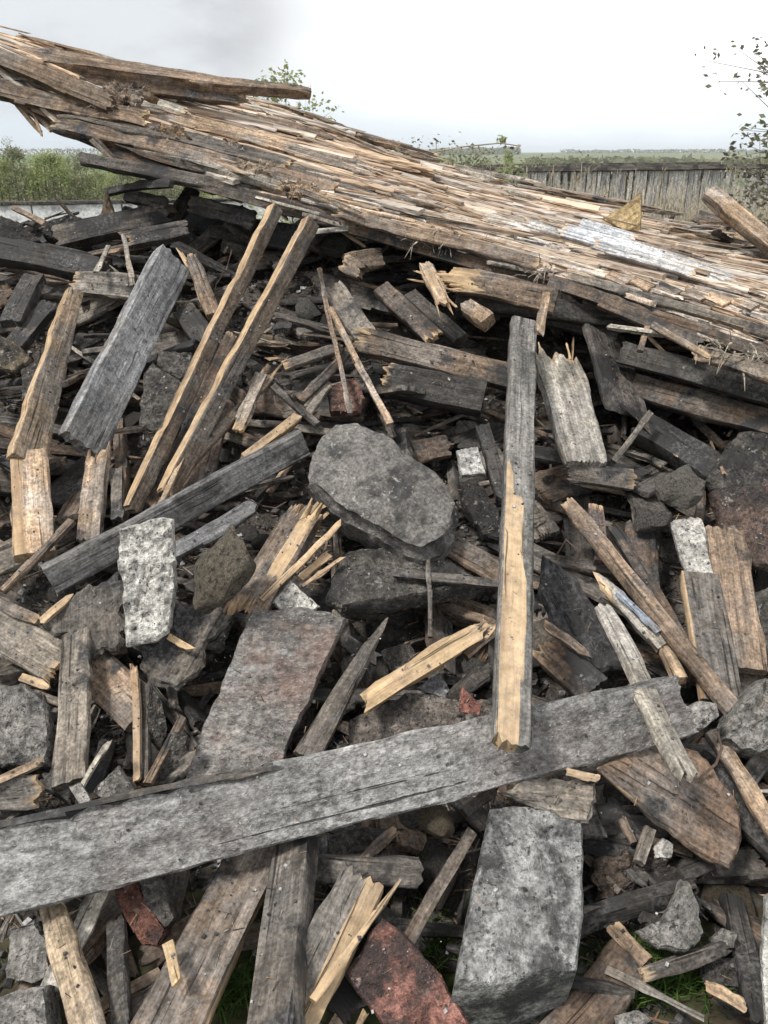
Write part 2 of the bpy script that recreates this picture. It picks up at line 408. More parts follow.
def slab_mesh(name, pts, th, seed, rough=.006, jit=.02, bev=.008, mat=None, back=.95, freshp=0, dome=0.0):
    rd = random.Random(seed); sd = rd.uniform(0, 300)
    per = sum((pts[i] - pts[i - 1]).length for i in range(len(pts))); step = per / max(40, min(150, per / .008))
    o = []
    for i in range(len(pts)):
        a, b = pts[i], pts[(i + 1) % len(pts)]; k = max(1, round((b - a).length / step))
        for q in range(k): o.append(a.lerp(b, q / k))
    c = sum(o, Vector((0, 0))) / len(o); n = len(o); sz = math.sqrt(max(1e-6, sum((q - c).length_squared for q in o) / n)); jit *= min(1, sz / .09); rough *= min(1, sz / .09); bev = min(bev, sz * .25)
    base = [q + (q - c).normalized() * (nz(q.x / sz * 2.2, q.y / sz * 2.2, sd) * jit * 1.6 + nz(q.x / sz * 7, q.y / sz * 7, sd) * jit * .7) for q in o]
    rings = [(back, -th), (1.0, -th * .66), (1.005, -th * .33), (1 - .15 * bev / sz, -bev), (1 - bev / sz, 0), *[(f_, 1) for f_ in np.linspace(.93, .08, max(6, min(22, int(sz / .008))))]]
    vs, fr = [], []
    for ri, (f, z) in enumerate(rings):
        for q in base:
            p = c + (q - c) * f
            j = (nz(p.x / sz * 5, p.y / sz * 5, sd + ri * .6) * jit * .8 + nz(p.x * 50, p.y * 50, sd + ri * 2) * jit * .25) if 0 < ri < 4 else 0
            zz = z if ri < 5 else 0
            r = f if ri >= 4 else 1
            zz += nz(p.x / sz * 3, p.y / sz * 3, sd + 9) * rough * 1.6 + nz(p.x / sz * 9, p.y / sz * 9, sd + 4) * rough + nz(p.x * 60, p.y * 60, sd) * rough * .5 + nz(p.x * 140, p.y * 140, sd) * rough * .25
            if ri >= 4: zz += dome * (1 - r * r)
            d = (q - c).normalized() * j; vs.append((p.x + d.x, p.y + d.y, zz))
            fr.append(freshp if 0 < ri < 4 else 0)
    vs.append((c.x, c.y, dome + rough * nz(0, 0, sd))); fr.append(0)
    fs = [tuple(range(n))[::-1]]
    for r in range(len(rings) - 1):
        for i in range(n):
            a, b = r * n + i, r * n + (i + 1) % n; fs.append((a, b, b + n, a + n))
    last = (len(rings) - 1) * n
    for i in range(n): fs.append((last + i, last + (i + 1) % n, len(vs) - 1))
    return mesh(name, vs, fs, mat or STONE, fr, 40)
def S(name, label, pxs, lift=.06, th=.06, col='C', soot=.3, az=0, e=55, cat=None, mat=None, group=None, rough=.006, jit=.006, parent=None, Y=None, grain=None, **k):
    """broken piece whose face outline is seen at these pixels, lying in a plane of its own with real thickness"""
    SEED[0] += 1
    cx = sum(p[0] for p in pxs) / len(pxs); cy = sum(p[1] for p in pxs) / len(pxs)
    p = P(cx, cy, lift) if Y is None else U(cx, cy, Y); n = nrm(az, e); o = Vector((0, 0, H)); q = []
    for x, y in pxs:
        d = ray(x, y); q.append(o + d * ((p - o).dot(n) / d.dot(n)))
    ax = max(((q[i] - q[i - 1]) for i in range(len(q))), key=lambda v: v.length)
    if grain: ax = U(*grain[1], p.y) - U(*grain[0], p.y)
    ax = ax - n * ax.dot(n); m = frame(p, ax, n); mi = m.inverted(); pts = [(mi @ v).to_2d() for v in q]
    if sum(pts[i - 1].x * pts[i].y - pts[i].x * pts[i - 1].y for i in range(len(pts))) < 0: pts.reverse()
    ob = link(name, slab_mesh(name, pts, th, SEED[0], rough, jit, mat=mat, **k), parent); ob.matrix_basis = m
    c = COL[col] if isinstance(col, str) else col; ob.color = (*c, soot)
    if label: tag(ob, label, cat or name.split('_')[-1], group)
    return ob
def rock_mesh(name, seed, sub=3, amp=.22, mat=None, cuts=5):
    rd = random.Random(seed); bm = bmesh.new(); bmesh.ops.create_icosphere(bm, subdivisions=sub, radius=1)
    sd = rd.uniform(0, 400); pl = []
    for _ in range(cuts):
        d = Vector((rd.gauss(0, 1), rd.gauss(0, 1), rd.gauss(0, 1))).normalized(); pl.append((d, rd.uniform(.55, .85)))
    for v in bm.verts:
        c = v.co.copy()
        for d, h in pl:
            e = c.dot(d) - h
            if e > 0: c -= d * e * .9
        c *= 1 + amp * nz(c.x * 1.3 + sd, c.y * 1.3, c.z * 1.3) + amp * .45 * nz(c.x * 3.5, c.y * 3.5 + sd, c.z * 3.5) + amp * .2 * nz(c.x * 9, c.y * 9, c.z * 9 + sd)
        v.co = c
    vs = [v.co.copy() for v in bm.verts]; fs = [[q.index for q in f.verts] for f in bm.faces]; bm.free()
    return mesh(name, vs, fs, mat or STONE, [0] * len(vs), 30)
def ROCK(name, label, cx, cy, rx, ry, lift=.08, col='C', soot=.3, rot=0, cat='stone', amp=.22, deep=.8, cuts=5):
    SEED[0] += 1; p = P(cx, cy, lift); k = depth(p) / F
    o = link(name, rock_mesh(name, SEED[0], 4 if rx > 25 else 3, amp, cuts=cuts)); v = (Vector((0, 0, H)) - p).normalized()
    m = frame(p - v * (.5 * min(rx, ry) * k), Vector((1, 0, 0)), v) @ Matrix.Rotation(R(rot), 4, 'Z') @ Matrix.Diagonal((rx * k * 1.1, ry * k * 1.1, min(rx, ry) * k * deep * 1.1, 1))
    o.matrix_basis = m; o.color = (*(COL[col] if isinstance(col, str) else col), soot); tag(o, label, cat); return o
def tube(vs, fs, pts, r0, r1, n=5):
    b = len(vs)
    for i, p in enumerate(pts):
        d = (pts[min(i + 1, len(pts) - 1)] - pts[max(i - 1, 0)]).normalized()
        a = d.orthogonal().normalized(); c = d.cross(a); r = r0 + (r1 - r0) * i / (len(pts) - 1)
        for k in range(n): vs.append(p + (a * math.cos(k * 2 * math.pi / n) + c * math.sin(k * 2 * math.pi / n)) * r)
    for i in range(len(pts) - 1):
        for k in range(n):
            x, y = b + i * n + k, b + i * n + (k + 1) % n; fs.append((x, y, y + n, x + n))
    fs.append(tuple(range(b, b + n))[::-1]); fs.append(tuple(range(b + (len(pts) - 1) * n, b + len(pts) * n)))
# ---------------------------------------------------------------- the setting
def terrain(x, y):
    r = math.hypot(x, y)
    z = float(np.interp(r, [0, 11, 22, 45, 300, 900, 2300, 3200, 5000], [0, 0, -.9, -3.2, -3.4, -3.0, 7.5, 5, -20]))
    if r > 400: z += nz(x / 900, y / 900, 2.2) * min(6, (r - 400) / 250)
    return z
def build_ground():
    rs = [0, 3, 6, 9, 11, 14, 18, 22, 30, 45, 70, 110, 180, 300, 450, 650, 900, 1200, 1500, 1900, 2300, 2700, 3200, 4000, 5000]
    n = 96; vs = [(0, 0, 0)]; fs = []
    for r in rs[1:]:
        for k in range(n):
            a = 2 * math.pi * k / n; x, y = r * math.sin(a), r * math.cos(a); vs.append((x, y, terrain(x, y)))
    for k in range(n): fs.append((0, 1 + (k + 1) % n, 1 + k))
    for i in range(len(rs) - 2):
        for k in range(n):
            a, b = 1 + i * n + k, 1 + i * n + (k + 1) % n; fs.append((a, b, b + n, a + n))
    tag(link('ground', mesh('ground', vs, fs, GROUND, None, 0)), kind='structure')
build_ground()
def mound_z(x, y):
    z = prof(y) - (.07 + .09 * min(1, max(0, (y - 1.5) / .5)))
    # hollow under the fallen roof, and the heap runs out at its sides
    z -= .40 * math.exp(-(((x - 1.0) / .75) ** 2 + ((y - 3.5) / .55) ** 2))
    z -= .16 * math.exp(-(((x - .15) / .5) ** 2 + ((y - 3.75) / .35) ** 2))
    s = max(0, abs(x) - 2.6); z -= s * s * .5
    z += nz(x * 1.6, y * 1.6, 1) * .07 + nz(x * 5, y * 5, 2) * .06 + nz(x * 15, y * 15, 3) * .018 + nz(x * 38, y * 38, 4) * .008
    if y < 1.5: z = z * max(0, (y - .8) / .7) + .004 if y > .8 else -.02
    return max(z, -.03)
def build_mound():
    xs = np.arange(-3.6, 3.61, .03); ysl = np.arange(.75, 8.6, .03); nx, ny = len(xs), len(ysl)
    vs = [(x, y, mound_z(x, y)) for y in ysl for x in xs]
    fs = [(j * nx + i, j * nx + i + 1, (j + 1) * nx + i + 1, (j + 1) * nx + i) for j in range(ny - 1) for i in range(nx - 1)]
    tag(link('ash_mound', mesh('ash_mound', vs, fs, ASH, None, 0)), kind='structure')
build_mound()

# leaves as small folded quads
def leaf_mesh(name, pts, size, mat, rd):
    n = len(pts); vs = np.zeros((n * 4, 3)); tint = np.zeros(n * 4)
    for i, p in enumerate(pts):
        a = Vector((rd.gauss(0, 1), rd.gauss(0, 1), rd.gauss(0, .6))).normalized(); b = a.orthogonal().normalized()
        b = (Matrix.Rotation(rd.uniform(0, 6.28), 3, a) @ b); s = size * rd.uniform(.6, 1.3)
        for k, (u, v) in enumerate(((-.5, 0), (0, -.3), (.55, 0), (0, .3))): vs[i * 4 + k] = p + a * (u * s * 1.6) + b * (v * s * 1.6)
        tint[i * 4:i * 4 + 4] = rd.random()
    me = bpy.data.meshes.new(name); me.from_pydata(vs.tolist(), [], [tuple(range(4 * i, 4 * i + 4)) for i in range(n)])
    me.materials.append(mat); at = me.attributes.new('tint', 'FLOAT', 'POINT'); at.data.foreach_set('value', tint.astype(np.float32))
    return me
def tree_meshes(seed, h, spread, nleaf, leaf, mat, thick, nl=14, droop=.0, sgf=.10):
    rd = random.Random(seed); vs, fs, tips = [], [], []
    tp = [Vector((nz(q, seed, 1) * .25 * h * .2, nz(q, seed, 5) * .25 * h * .2, h * q * .92)) for q in np.linspace(0, 1, 8)]
    tube(vs, fs, tp, thick, thick * .2, 6)
    def at(q):
        f = q * 7; i = min(6, int(f)); return tp[i].lerp(tp[i + 1], f - i)
    for i in range(nl):
        q = rd.uniform(.15, .98); s = at(q); a = rd.uniform(0, 6.28); l = spread * rd.uniform(.5, 1) * (1.1 - .7 * q)
        d = Vector((math.cos(a), math.sin(a), rd.uniform(.35, 1.2) - droop)).normalized(); e = s + d * l
        m = s.lerp(e, .5) + Vector((rd.gauss(0, .05), rd.gauss(0, .05), .06)) * l
        tube(vs, fs, [s, m, e], thick * .35 * (1.1 - q), thick * .07, 4); tips += [m, e, s.lerp(e, .75), e]
        for _ in range(3 if sgf > .09 else 6):
            e2 = m.lerp(e, rd.random()) + Vector((rd.gauss(0, 1), rd.gauss(0, 1), rd.uniform(-.2, 1.0))) * l * .32
            tube(vs, fs, [m.lerp(e, .3), e2], thick * .12, thick * .04, 3); tips += [e2, e2]
    tips.append(tp[-1]); pts = []
    sg = spread * sgf
    for _ in range(nleaf):
        t = rd.choice(tips); pts.append(t + Vector((rd.gauss(0, sg), rd.gauss(0, sg), rd.gauss(0, sg * 1.1))))
    return mesh('trunk', vs, fs, BARK, None, 0), leaf_mesh('crown', pts, leaf, mat, rd)
def thing(name, label, cat, loc, group=None, rz=0):
    o = bpy.data.objects.new(name, None); C.objects.link(o); o.location = loc; o.rotation_euler.z = rz
    o.empty_display_size = .1; return tag(o, label, cat, group)
def child(name, me, par):
    o = bpy.data.objects.new(name, me); C.objects.link(o); o.parent = par; return o
def place_tree(ms, label, px, Y, topy, h0, group=None, rz=0, name='tree', cat='tree'):
    base = U(px, 150, Y); z0 = terrain(base.x, base.y) - .05; top = U(px, topy, Y).z
    t = thing(name, label, cat, (base.x, base.y, z0), group, rz); k = (top - z0) / h0; t.scale = (k, k, k)
    child('trunk', ms[0], t); child('crown', ms[1], t); return t
rd = random.Random(5)
TV = [tree_meshes(40 + i, 5.0, 1.5, 1500, .075, LEAFY if i < 2 else LEAFD, .07, 22) for i in range(4)]
for Y, x0, x1, st in ((58, -30, 205, 8), (82, -24, 230, 10)):
    x = x0
    while x < x1:
        place_tree(TV[rd.randrange(4)], 'pale green spring tree in the thicket beyond the white wall', x, Y, 152 + rd.uniform(-9, 22) + max(0, x - 60) * .12 - (5 if Y > 70 else 0), 5.0, 'trees of the thicket beyond the white wall', rd.uniform(0, 6))
        x += st * rd.uniform(.7, 1.3)
# low bushes beyond the middle of the roof
BV = [tree_meshes(60 + i, 2.2, 1.2, 900, .05, LEAFD if i else LEAFY, .03, 18) for i in range(3)]
for px, Y, ty in ((385, 24, 158), (408, 26, 152), (428, 25, 150), (446, 30, 154), (462, 24, 158), (480, 27, 160), (522, 22, 166), (540, 20, 168), (560, 22, 167), (430, 20, 166), (455, 18, 172), (500, 19, 175), (360, 24, 160), (585, 25, 164)):
    place_tree(BV[rd.randrange(3)], 'olive green bush in the field beyond the roof', px, Y, ty, 2.2, 'bushes in the field beyond the roof', rd.uniform(0, 6), 'bush', 'bush')
ms = tree_meshes(71, 3.4, 1.25, 2600, .042, LEAFS, .022, 60, sgf=.04)
place_tree(ms, 'sparse pale green young tree rising behind the roof ridge', 288, 8.5, 70, 3.4, rz=.7)
ms = tree_meshes(77, 2.1, .26, 700, .034, LEAFS, .012, 44, sgf=.08)
place_tree(ms, 'slender leafy sapling behind the splintered roof edge', 505, 8.2, 118, 2.1, name='sapling', cat='sapling')
ms = tree_meshes(83, 3.9, 1.35, 5200, .034, LEAFG, .05, 70, sgf=.035)
place_tree(ms, 'small leaved tree reaching in over the plank fence', 838, 7.2, -120, 3.9, rz=2.0)
# arching dead stem with a few dry leaves
vs, fs = [], []; st = [U(398, 166, 5.6), U(425, 154, 5.6), U(460, 147, 5.65), U(500, 143, 5.7), U(520, 146, 5.7)]
st[0].z -= .5; tube(vs, fs, st, .007, .003, 5); tube(vs, fs, [U(437, 200, 5.6), U(437, 170, 5.6), U(436, 140, 5.6)], .006, .003, 4)
stem = tag(link('dead_stem', mesh('dead_stem', vs, fs, TWIG)), 'arching dead weed stem with dry leaves above the roof', 'stem')
for q in [U(x, y, 5.65) for x, y in ((436, 140), (437, 143), (438, 152), (437, 158), (462, 150), (479, 148), (498, 147), (505, 147), (512, 148), (517, 150), (519, 146))]: child('dry_leaf', leaf_mesh('dry_leaf', [q], .028, TWIG, rd), stem)

# grey plank fence on the right
def build_fence(label, xa, xb, Y, ta, tb, w_, col, char, rails=True):
    a, b = U(xa, ta, Y), U(xb, tb, Y + .9); d = b - a; n = int(math.hypot(d.x, d.y) / w_)
    g0 = terrain(a.x, a.y); t = thing('plank_fence', label, 'fence', (a.x, a.y, g0)); rdm = random.Random(xa)
    mv = []
    for q in range(6):
        mv.append(plank_mesh('slat', 2.2, w_ * 1.02, .016, 'cut', 'cut', 900 + q, wob=.25))
    u = Vector((d.x, d.y, 0)).normalized(); ang = math.atan2(u.y, u.x)
    for k in range(n):
        p = a.lerp(b, (k + .5) / n); s = child('slat', mv[rdm.randrange(6)], t)
        hgt = p.z + rdm.uniform(-.03, .02) - terrain(p.x, p.y)
        m = Matrix((Vector((0, 0, 1)), -u, Vector((u.y, -u.x, 0)))).transposed().to_4x4()
        m.translation = Vector((p.x - a.x, p.y - a.y, terrain(p.x, p.y) - g0))
        s.matrix_basis = m @ Matrix.Rotation(rdm.uniform(-.02, .02), 4, 'Z') @ Matrix.Diagonal((hgt / 2.2, 1, 1, 1))
        j = rdm.uniform(.82, 1.16); s.color = (col[0] * j, col[1] * j, col[2] * j, char)
    for dz in (-.12, -.95):
        p = a + Vector((0, 0, dz)); q = b + Vector((0, 0, dz)); off = Vector((-u.y, u.x, 0)) * .05
        r = link('rail', plank_mesh('rail', (q - p).length, .09, .05, 'cut', 'cut', 77), t)
        r.matrix_parent_inverse = t.matrix_basis.inverted(); r.matrix_basis = frame(p + off, q - p, Vector((u.y, -u.x, 0))); r.color = (*COL['DG'], .3)
    off = Vector((u.y, -u.x, 0)) * .05
    r = link('cap_board', plank_mesh('cap_board', d.length, .07, .04, 'cut', 'cut', 78), t)
    r.matrix_parent_inverse = t.matrix_basis.inverted(); r.matrix_basis = frame(a + off, d, Vector((u.y, -u.x, .3))); r.color = (*COL['DG'], .4)
    return t
build_fence('weathered grey plank fence with dark cap board behind the heap', 470, 830, 12.5, 170, 165, .052, (.58, .555, .52), .0)
build_fence('far dark low plank fence beyond the bushes', 470, 720, 21, 166, 163, .16, (.07, .068, .068), .5)
# dry weeds in front of it
def weed_mesh(seed):
    r = random.Random(seed); vs, fs = [], []
    for _ in range(9):
        b = Vector((r.gauss(0, .12), r.gauss(0, .08), 0)); h = r.uniform(.95, 1.6); l = Vector((r.gauss(0, .09), r.gauss(0, .06), 0))
        pts = [b, b + l * .3 + Vector((0, 0, h * .5)), b + l + Vector((0, 0, h))]; tube(vs, fs, pts, .007, .003, 3)
        for _ in range(4):
            q = r.uniform(.45, 1); s = pts[1].lerp(pts[2], (q - .45) / .55)
            tube(vs, fs, [s, s + Vector((r.gauss(0, .06), r.gauss(0, .05), r.uniform(.05, .14)))], .004, .002, 3)
    return mesh('dry_weed', vs, fs, TWIG, None, 0)
WV = [weed_mesh(i) for i in range(5)]
for k in range(150):
    px = rd.uniform(430, 790); Y = rd.uniform(9.5, 12.0); p = U(px, 200, Y)
    o = link('dry_weed', WV[k % 5]); o.location = (p.x, p.y, terrain(p.x, p.y) - .02); s = rd.uniform(.72, 1.0); o.scale = (s, s, s); o.rotation_euler.z = rd.uniform(0, 6)
    tag(o, 'clump of dry bare weed stems in front of the fence', 'weed', 'dry weeds in front of the fence')
# white wall on the left
a, b = U(-60, 203, 9.5), U(300, 197, 9.8); d = b - a; u = Vector((d.x, d.y, 0)).normalized()
wl = thing('concrete_wall', 'whitewashed concrete wall with dark coping behind the heap', 'wall', (a.x, a.y, 0)); npan = 4
for k in range(npan):
    p, q = a.lerp(b, k / npan), a.lerp(b, (k + 1) / npan); pn = plank_mesh('panel', (q - p).length - .02, p.z - .036, .12, 'cut', 'cut', 300 + k, wob=.2, mat=WALL)
    o = link('panel', pn, wl); o.matrix_basis = frame(Vector((p.x, p.y, (p.z - .036) / 2)), q - p, Vector((u.y, -u.x, 0)))
    o = link('coping', plank_mesh('coping', (q - p).length - .006, .16, .035, 'cut', 'cut', 310 + k, wob=.3, mat=STONE), wl); o.color = (*COL['CD'], .3)
    o.matrix_basis = frame(p + Vector((-u.y * .06, u.x * .06, 0)), q - p, Vector((0, 0, 1)))
# far woods on the hill
def far_woods(name, label, x0, x1, Y, hgt, seed):
    r = random.Random(seed); pts = []
    for _ in range(2600):
        p = U(r.uniform(x0, x1), 155, Y + r.uniform(-60, 60)); zz = terrain(p.x, p.y); pts.append(Vector((p.x, p.y, zz + hgt * (r.random() ** .8) * (.75 + .5 * nz(p.x / 45, seed, 0)))))
    o = link(name, leaf_mesh(name, pts, 3.2, LEAFD, r)); tag(o, label, 'woods', kind='stuff')
far_woods('far_woods', 'dark band of far woods on the horizon left of the sapling', 395, 520, 1500, 12, 3)
far_woods('far_woods', 'low line of far woods along the green hill over the fence', 560, 900, 1900, 9, 4)
far_woods('far_woods', 'dark green line of woods across the field just over the fence', 530, 900, 420, 3.6, 8)
far_woods('far_woods', 'far woods closing the valley beyond the thicket', -300, 260, 1700, 14, 6)

hz = NT('haze_air'); hz.n.remove(hz.b); pv = hz.new('VolumePrincipled'); pv.inputs['Density'].default_value = .00022
pv.inputs['Color'].default_value = (.86, .91, .97, 1); hz.l.new(pv.outputs[0], hz.n['Material Output'].inputs['Volume'])
bmh = bmesh.new(); bmesh.ops.create_cube(bmh, size=1); mh = bpy.data.meshes.new('haze'); bmh.to_mesh(mh); bmh.free(); mh.materials.append(hz.m)
oh = tag(link('haze', mh), 'thin pale haze in the air over the fields', 'haze', kind='stuff'); oh.scale = (10600, 10600, 62); oh.location = (0, 0, 5)
# ---------------------------------------------------------------- the fallen shingle roof
NEAR = [(-70, 40, 4.35), (0, 78, 4.3), (45, 116, 4.25), (150, 160, 4.15), (250, 190, 4.0), (330, 215, 3.85), (420, 240, 3.65), (520, 272, 3.4), (620, 303, 3.15), (700, 335, 2.95), (768, 365, 2.8), (860, 405, 2.6)]
BACK = [(-70, 22, 5.0), (0, 42, 5.05), (100, 74, 5.15), (210, 99, 5.25), (300, 124, 5.3), (345, 142, 5.3), (420, 166, 5.2), (500, 190, 5.1), (600, 213, 4.95), (680, 232, 4.85), (768, 247, 4.75), (860, 265, 4.6)]
NW = [U(*q) for q in NEAR]; BW = [U(*q) for q in BACK]
def pl(ws, s):
    f = min(max(s, 0), 1) * (len(ws) - 1); i = min(len(ws) - 2, int(f)); return ws[i].lerp(ws[i + 1], f - i)
def RS(s, t): return pl(NW, s).lerp(pl(BW, s), t)
def RN(s, t):
    du = RS(min(1, s + .01), t) - RS(max(0, s - .01), t); dv = RS(s, min(1, t + .02)) - RS(s, max(0, t - .02)); return du.cross(dv).normalized()
roof = thing('fallen_roof', 'collapsed sheet of splintered brown wooden shingles over the heap', 'roof', (0, 4.3, 0))
vs, fs = [], []; ni, nj = 60, 14
for lay in (0, 1):
    for i in range(ni + 1):
        for j in range(nj + 1):
            s, t = i / ni, j / nj; p = RS(s, t); n = RN(s, t); vs.append(p - n * (.015 + lay * .035) + n * nz(s * 20, t * 8, lay) * .012)
k = (ni + 1) * (nj + 1)
for i in range(ni):
    for j in range(nj):
        a = i * (nj + 1) + j; q = (a, a + nj + 1, a + nj + 2, a + 1); fs.append(q); fs.append(tuple(x + k for x in q[::-1]))
    for j in (0, nj):
        a = i * (nj + 1) + j; q = (a, a + k, a + k + nj + 1, a + nj + 1); fs.append(q if j == 0 else q[::-1])
for i in (0, ni):
    for j in range(nj):
        a = i * (nj + 1) + j; fs.append((a, a + 1, a + 1 + k, a + k))
dk = link('decking', mesh('decking', vs, fs, WOOD, [0] * len(vs)), roof); dk.color = (*COL['B'], .45)
ROOFC = [tuple((a * .85 + .15 * sum(q) / 3) * k for a, k in zip(q, (1.32, 1.30, 1.30))) for q in [(.36, .265, .18), (.40, .29, .19), (.29, .205, .135), (.33, .29, .245), (.43, .36, .28), (.25, .185, .13), (.38, .34, .30), (.30, .21, .14), (.46, .33, .205)]]
sh = []
rr = random.Random(21)
# courses: every shingle's lower end rides on the next course down the slope
for ci in range(64):
    s0 = ci / 63 * 1.0
    for ti in range(34):
        t = (ti + rr.uniform(-.5, .5)) / 33
        if not -.01 <= t <= 1.01: continue
        s = s0 + rr.uniform(-.014, .014)
        if s < .07 or s > .985: continue
        sh.append((s, min(1, max(0, t)), rr.uniform(.28, .8)))
rr.shuffle(sh); sh = sh[:1650]
base_m = [plank_mesh('shingle', 1.0, 1.0, 1.0, 'cut', 'cut', 1) for _ in range(0)]
lens = [.3, .45, .62, .8]; wids = [.024, .038, .056]
SM = {}
for li, l in enumerate(lens):
    for wi, w_ in enumerate(wids):
        for q in range(3):
            SM[li, wi, q] = plank_mesh('shingle', l, w_, rr.uniform(.010, .022), rr.choice(('jag', 'worn', 'splint')), rr.choice(('cut', 'worn', 'jag', 'splint', 'slant')), 2000 + li * 50 + wi * 10 + q, taper=(rr.uniform(.6, 1), rr.uniform(.8, 1.1)), fresh=rr.choice((0, 0, 0, .15)), ef=.3)
def shingle_matrix(s, t, l, rd):
    p = RS(s, t); n = RN(s, t); u = (RS(min(1, s + .02), t) - RS(max(0, s - .02), t)).normalized()
    fan = rd.gauss(0, .13) + .05 * math.sin(s * 17 + t * 5)
    u = Matrix.Rotation(fan, 3, n) @ u; p = p - u * l * .5 + n * rd.uniform(.0, .04 if s > .5 else .06)
    u = (u + n * rd.uniform(.0, .055)).normalized()
    return frame(p, u, (n + Vector((rd.gauss(0, .12), rd.gauss(0, .12), 0))).normalized())
vis = []
for s, t, l in sh:
    p = RS(s, t); vis.append((depth(p), s, t, l))
vis.sort(key=lambda q: q[0] + rr.uniform(0, 1.2))
bigv, bigf, bigfr, bigt = [], [], [], []
for i, (d_, s, t, l) in enumerate(vis):
    li = min(range(4), key=lambda q: abs(lens[q] - l)); key = (li, rr.choice((0, 1, 1, 2)), rr.randrange(3)); me = SM[key]
    m = shingle_matrix(s, t, lens[li], rr)
    cp = rr.choice(ROOFC); j = rr.uniform(.75, 1.2); pal = .5 + .5 * nz(s * 9, t * 4, 7)
    if s > .55: cp = tuple(a * (1 - .45 * pal) + b * .45 * pal for a, b in zip(cp, (.52, .47, .42)))
    if i < 292:
        o = link('shingle', me, roof); o.matrix_basis = m; o.color = (cp[0] * j, cp[1] * j, cp[2] * j, rr.choice((.05, .1, .2, .35)))
    else:
        b = len(bigv); co = np.zeros(len(me.vertices) * 3); me.vertices.foreach_get('co', co); M = np.array(m)
        bigv.append(co.reshape(-1, 3) @ M[:3, :3].T + M[:3, 3]); bigf.append([tuple(f.vertices) for f in me.polygons])
        bigt.append((cp[0] * j, cp[1] * j, cp[2] * j))
for _ in range(520):
    s = rr.uniform(.1, .98); t = rr.random(); l = rr.choice((.08, .12, .18, .26)); wd = rr.uniform(.006, .018); h = rr.uniform(.004, .008)
    m = np.array(shingle_matrix(s, t, l, rr) @ Matrix.Rotation(rr.gauss(0, .14), 4, 'Z')); z0 = rr.uniform(.012, .034)
    v = np.array([((q & 1) * l * rr.uniform(.8, 1), ((q >> 1 & 1) - .5) * wd * (1 if not q & 1 else rr.uniform(.1, .9)), z0 + (q >> 2) * h) for q in range(8)])
    bigv.append(v @ m[:3, :3].T + m[:3, 3]); bigf.append([(0, 2, 3, 1), (4, 5, 7, 6), (0, 1, 5, 4), (2, 6, 7, 3), (0, 4, 6, 2), (1, 3, 7, 5)]); c = rr.choice(((.50, .40, .30), (.42, .36, .30), (.36, .25, .17), (.55, .47, .38), (.28, .2, .14))); bigt.append(c)
# torn ends hanging over the near edge
for _ in range(150):
    s = rr.uniform(.14, .98); me = SM[rr.choice((0, 0, 0, 1)), rr.choice((0, 0, 1)), rr.randrange(3)]; l = lens[0] * rr.uniform(.35, .8)
    p = RS(s, rr.uniform(-.01, .05)); n = RN(s, .02); u = (RS(min(1, s + .02), 0) - RS(max(0, s - .02), 0)).normalized(); u = Matrix.Rotation(rr.gauss(-.12, .28), 3, n) @ u
    m = frame(p - u * l * .5 + n * rr.uniform(-.03, .035), (u + n * rr.gauss(-.03, .10)).normalized(), n) @ Matrix.Diagonal((l / lens[0], rr.uniform(.4, .9), rr.uniform(.6, 1), 1))
    co = np.zeros(len(me.vertices) * 3); me.vertices.foreach_get('co', co); M = np.array(m); bigv.append(co.reshape(-1, 3) @ M[:3, :3].T + M[:3, 3]); bigf.append([tuple(f.vertices) for f in me.polygons])
    c = rr.choice(((.45, .33, .22), (.38, .30, .23), (.30, .21, .14), (.50, .42, .33))); bigt.append(c)
# the remaining shingles, joined
def joined(name, vlist, flist, tints, mat, parent=None):
    off = 0; V, Fc, Tn = [], [], []
    for v, f, t in zip(vlist, flist, tints):
        V.append(v); Fc += [tuple(i + off for i in q) for q in f]; off += len(v); Tn.append(np.tile((*t, 1.0), (len(v), 1)))
    me = bpy.data.meshes.new(name); me.from_pydata(np.concatenate(V).tolist(), [], Fc); me.materials.append(mat)
    a = me.attributes.new('tint', 'FLOAT_COLOR', 'POINT'); a.data.foreach_set('color', np.concatenate(Tn).astype(np.float32).ravel())
    return link(name, me, parent)
def mat_shake():
    s = NT('shake_wood'); v = s.new('TexCoord').outputs['Object']; at = s.new('Attribute', attribute_name='tint').outputs['Color']
    dirv = (NW[8] - NW[3]).normalized(); r = s.new('Mapping'); s.l.new(v, r.inputs[0]); r.vector_type = 'POINT'
    r.inputs['Rotation'].default_value = (0, math.asin(dirv.z), -math.atan2(dirv.y, dirv.x)); r.inputs['Scale'].default_value = (4, 60, 60)
    g = s.noise(r.outputs[0], 1, 6, .68); n = s.noise(v, 9, 5, .6)
    c = s.scal(at, s.rng(g, .28, .74, .5, 1.4, False)); c = s.mix(s.rng(n, .58, .72, 0, .4), c, (.08, .068, .06, 1))
    return s.fin(c, .88, s.bump(g, .6, .006))
st = joined('shingle_layer', bigv, bigf, bigt, mat_shake(), roof); tag(st, kind='stuff')
def RB(name, x0, y0, Y0, x1, y1, Y1, wpx, col, th=.035, char=.2, e0='cut', e1='cut', az=0, e=45, label=None, cat=None, parent=roof, **k):
    p0, p1 = U(x0, y0, Y0), U(x1, y1, Y1); u = (p1 - p0).normalized(); n = nrm(az, e)
    return board(name, label, cat, p0, p1, pxw((p0 + p1) / 2, n, u, wpx), th, n, col, char, e0, e1, parent=parent, **k)
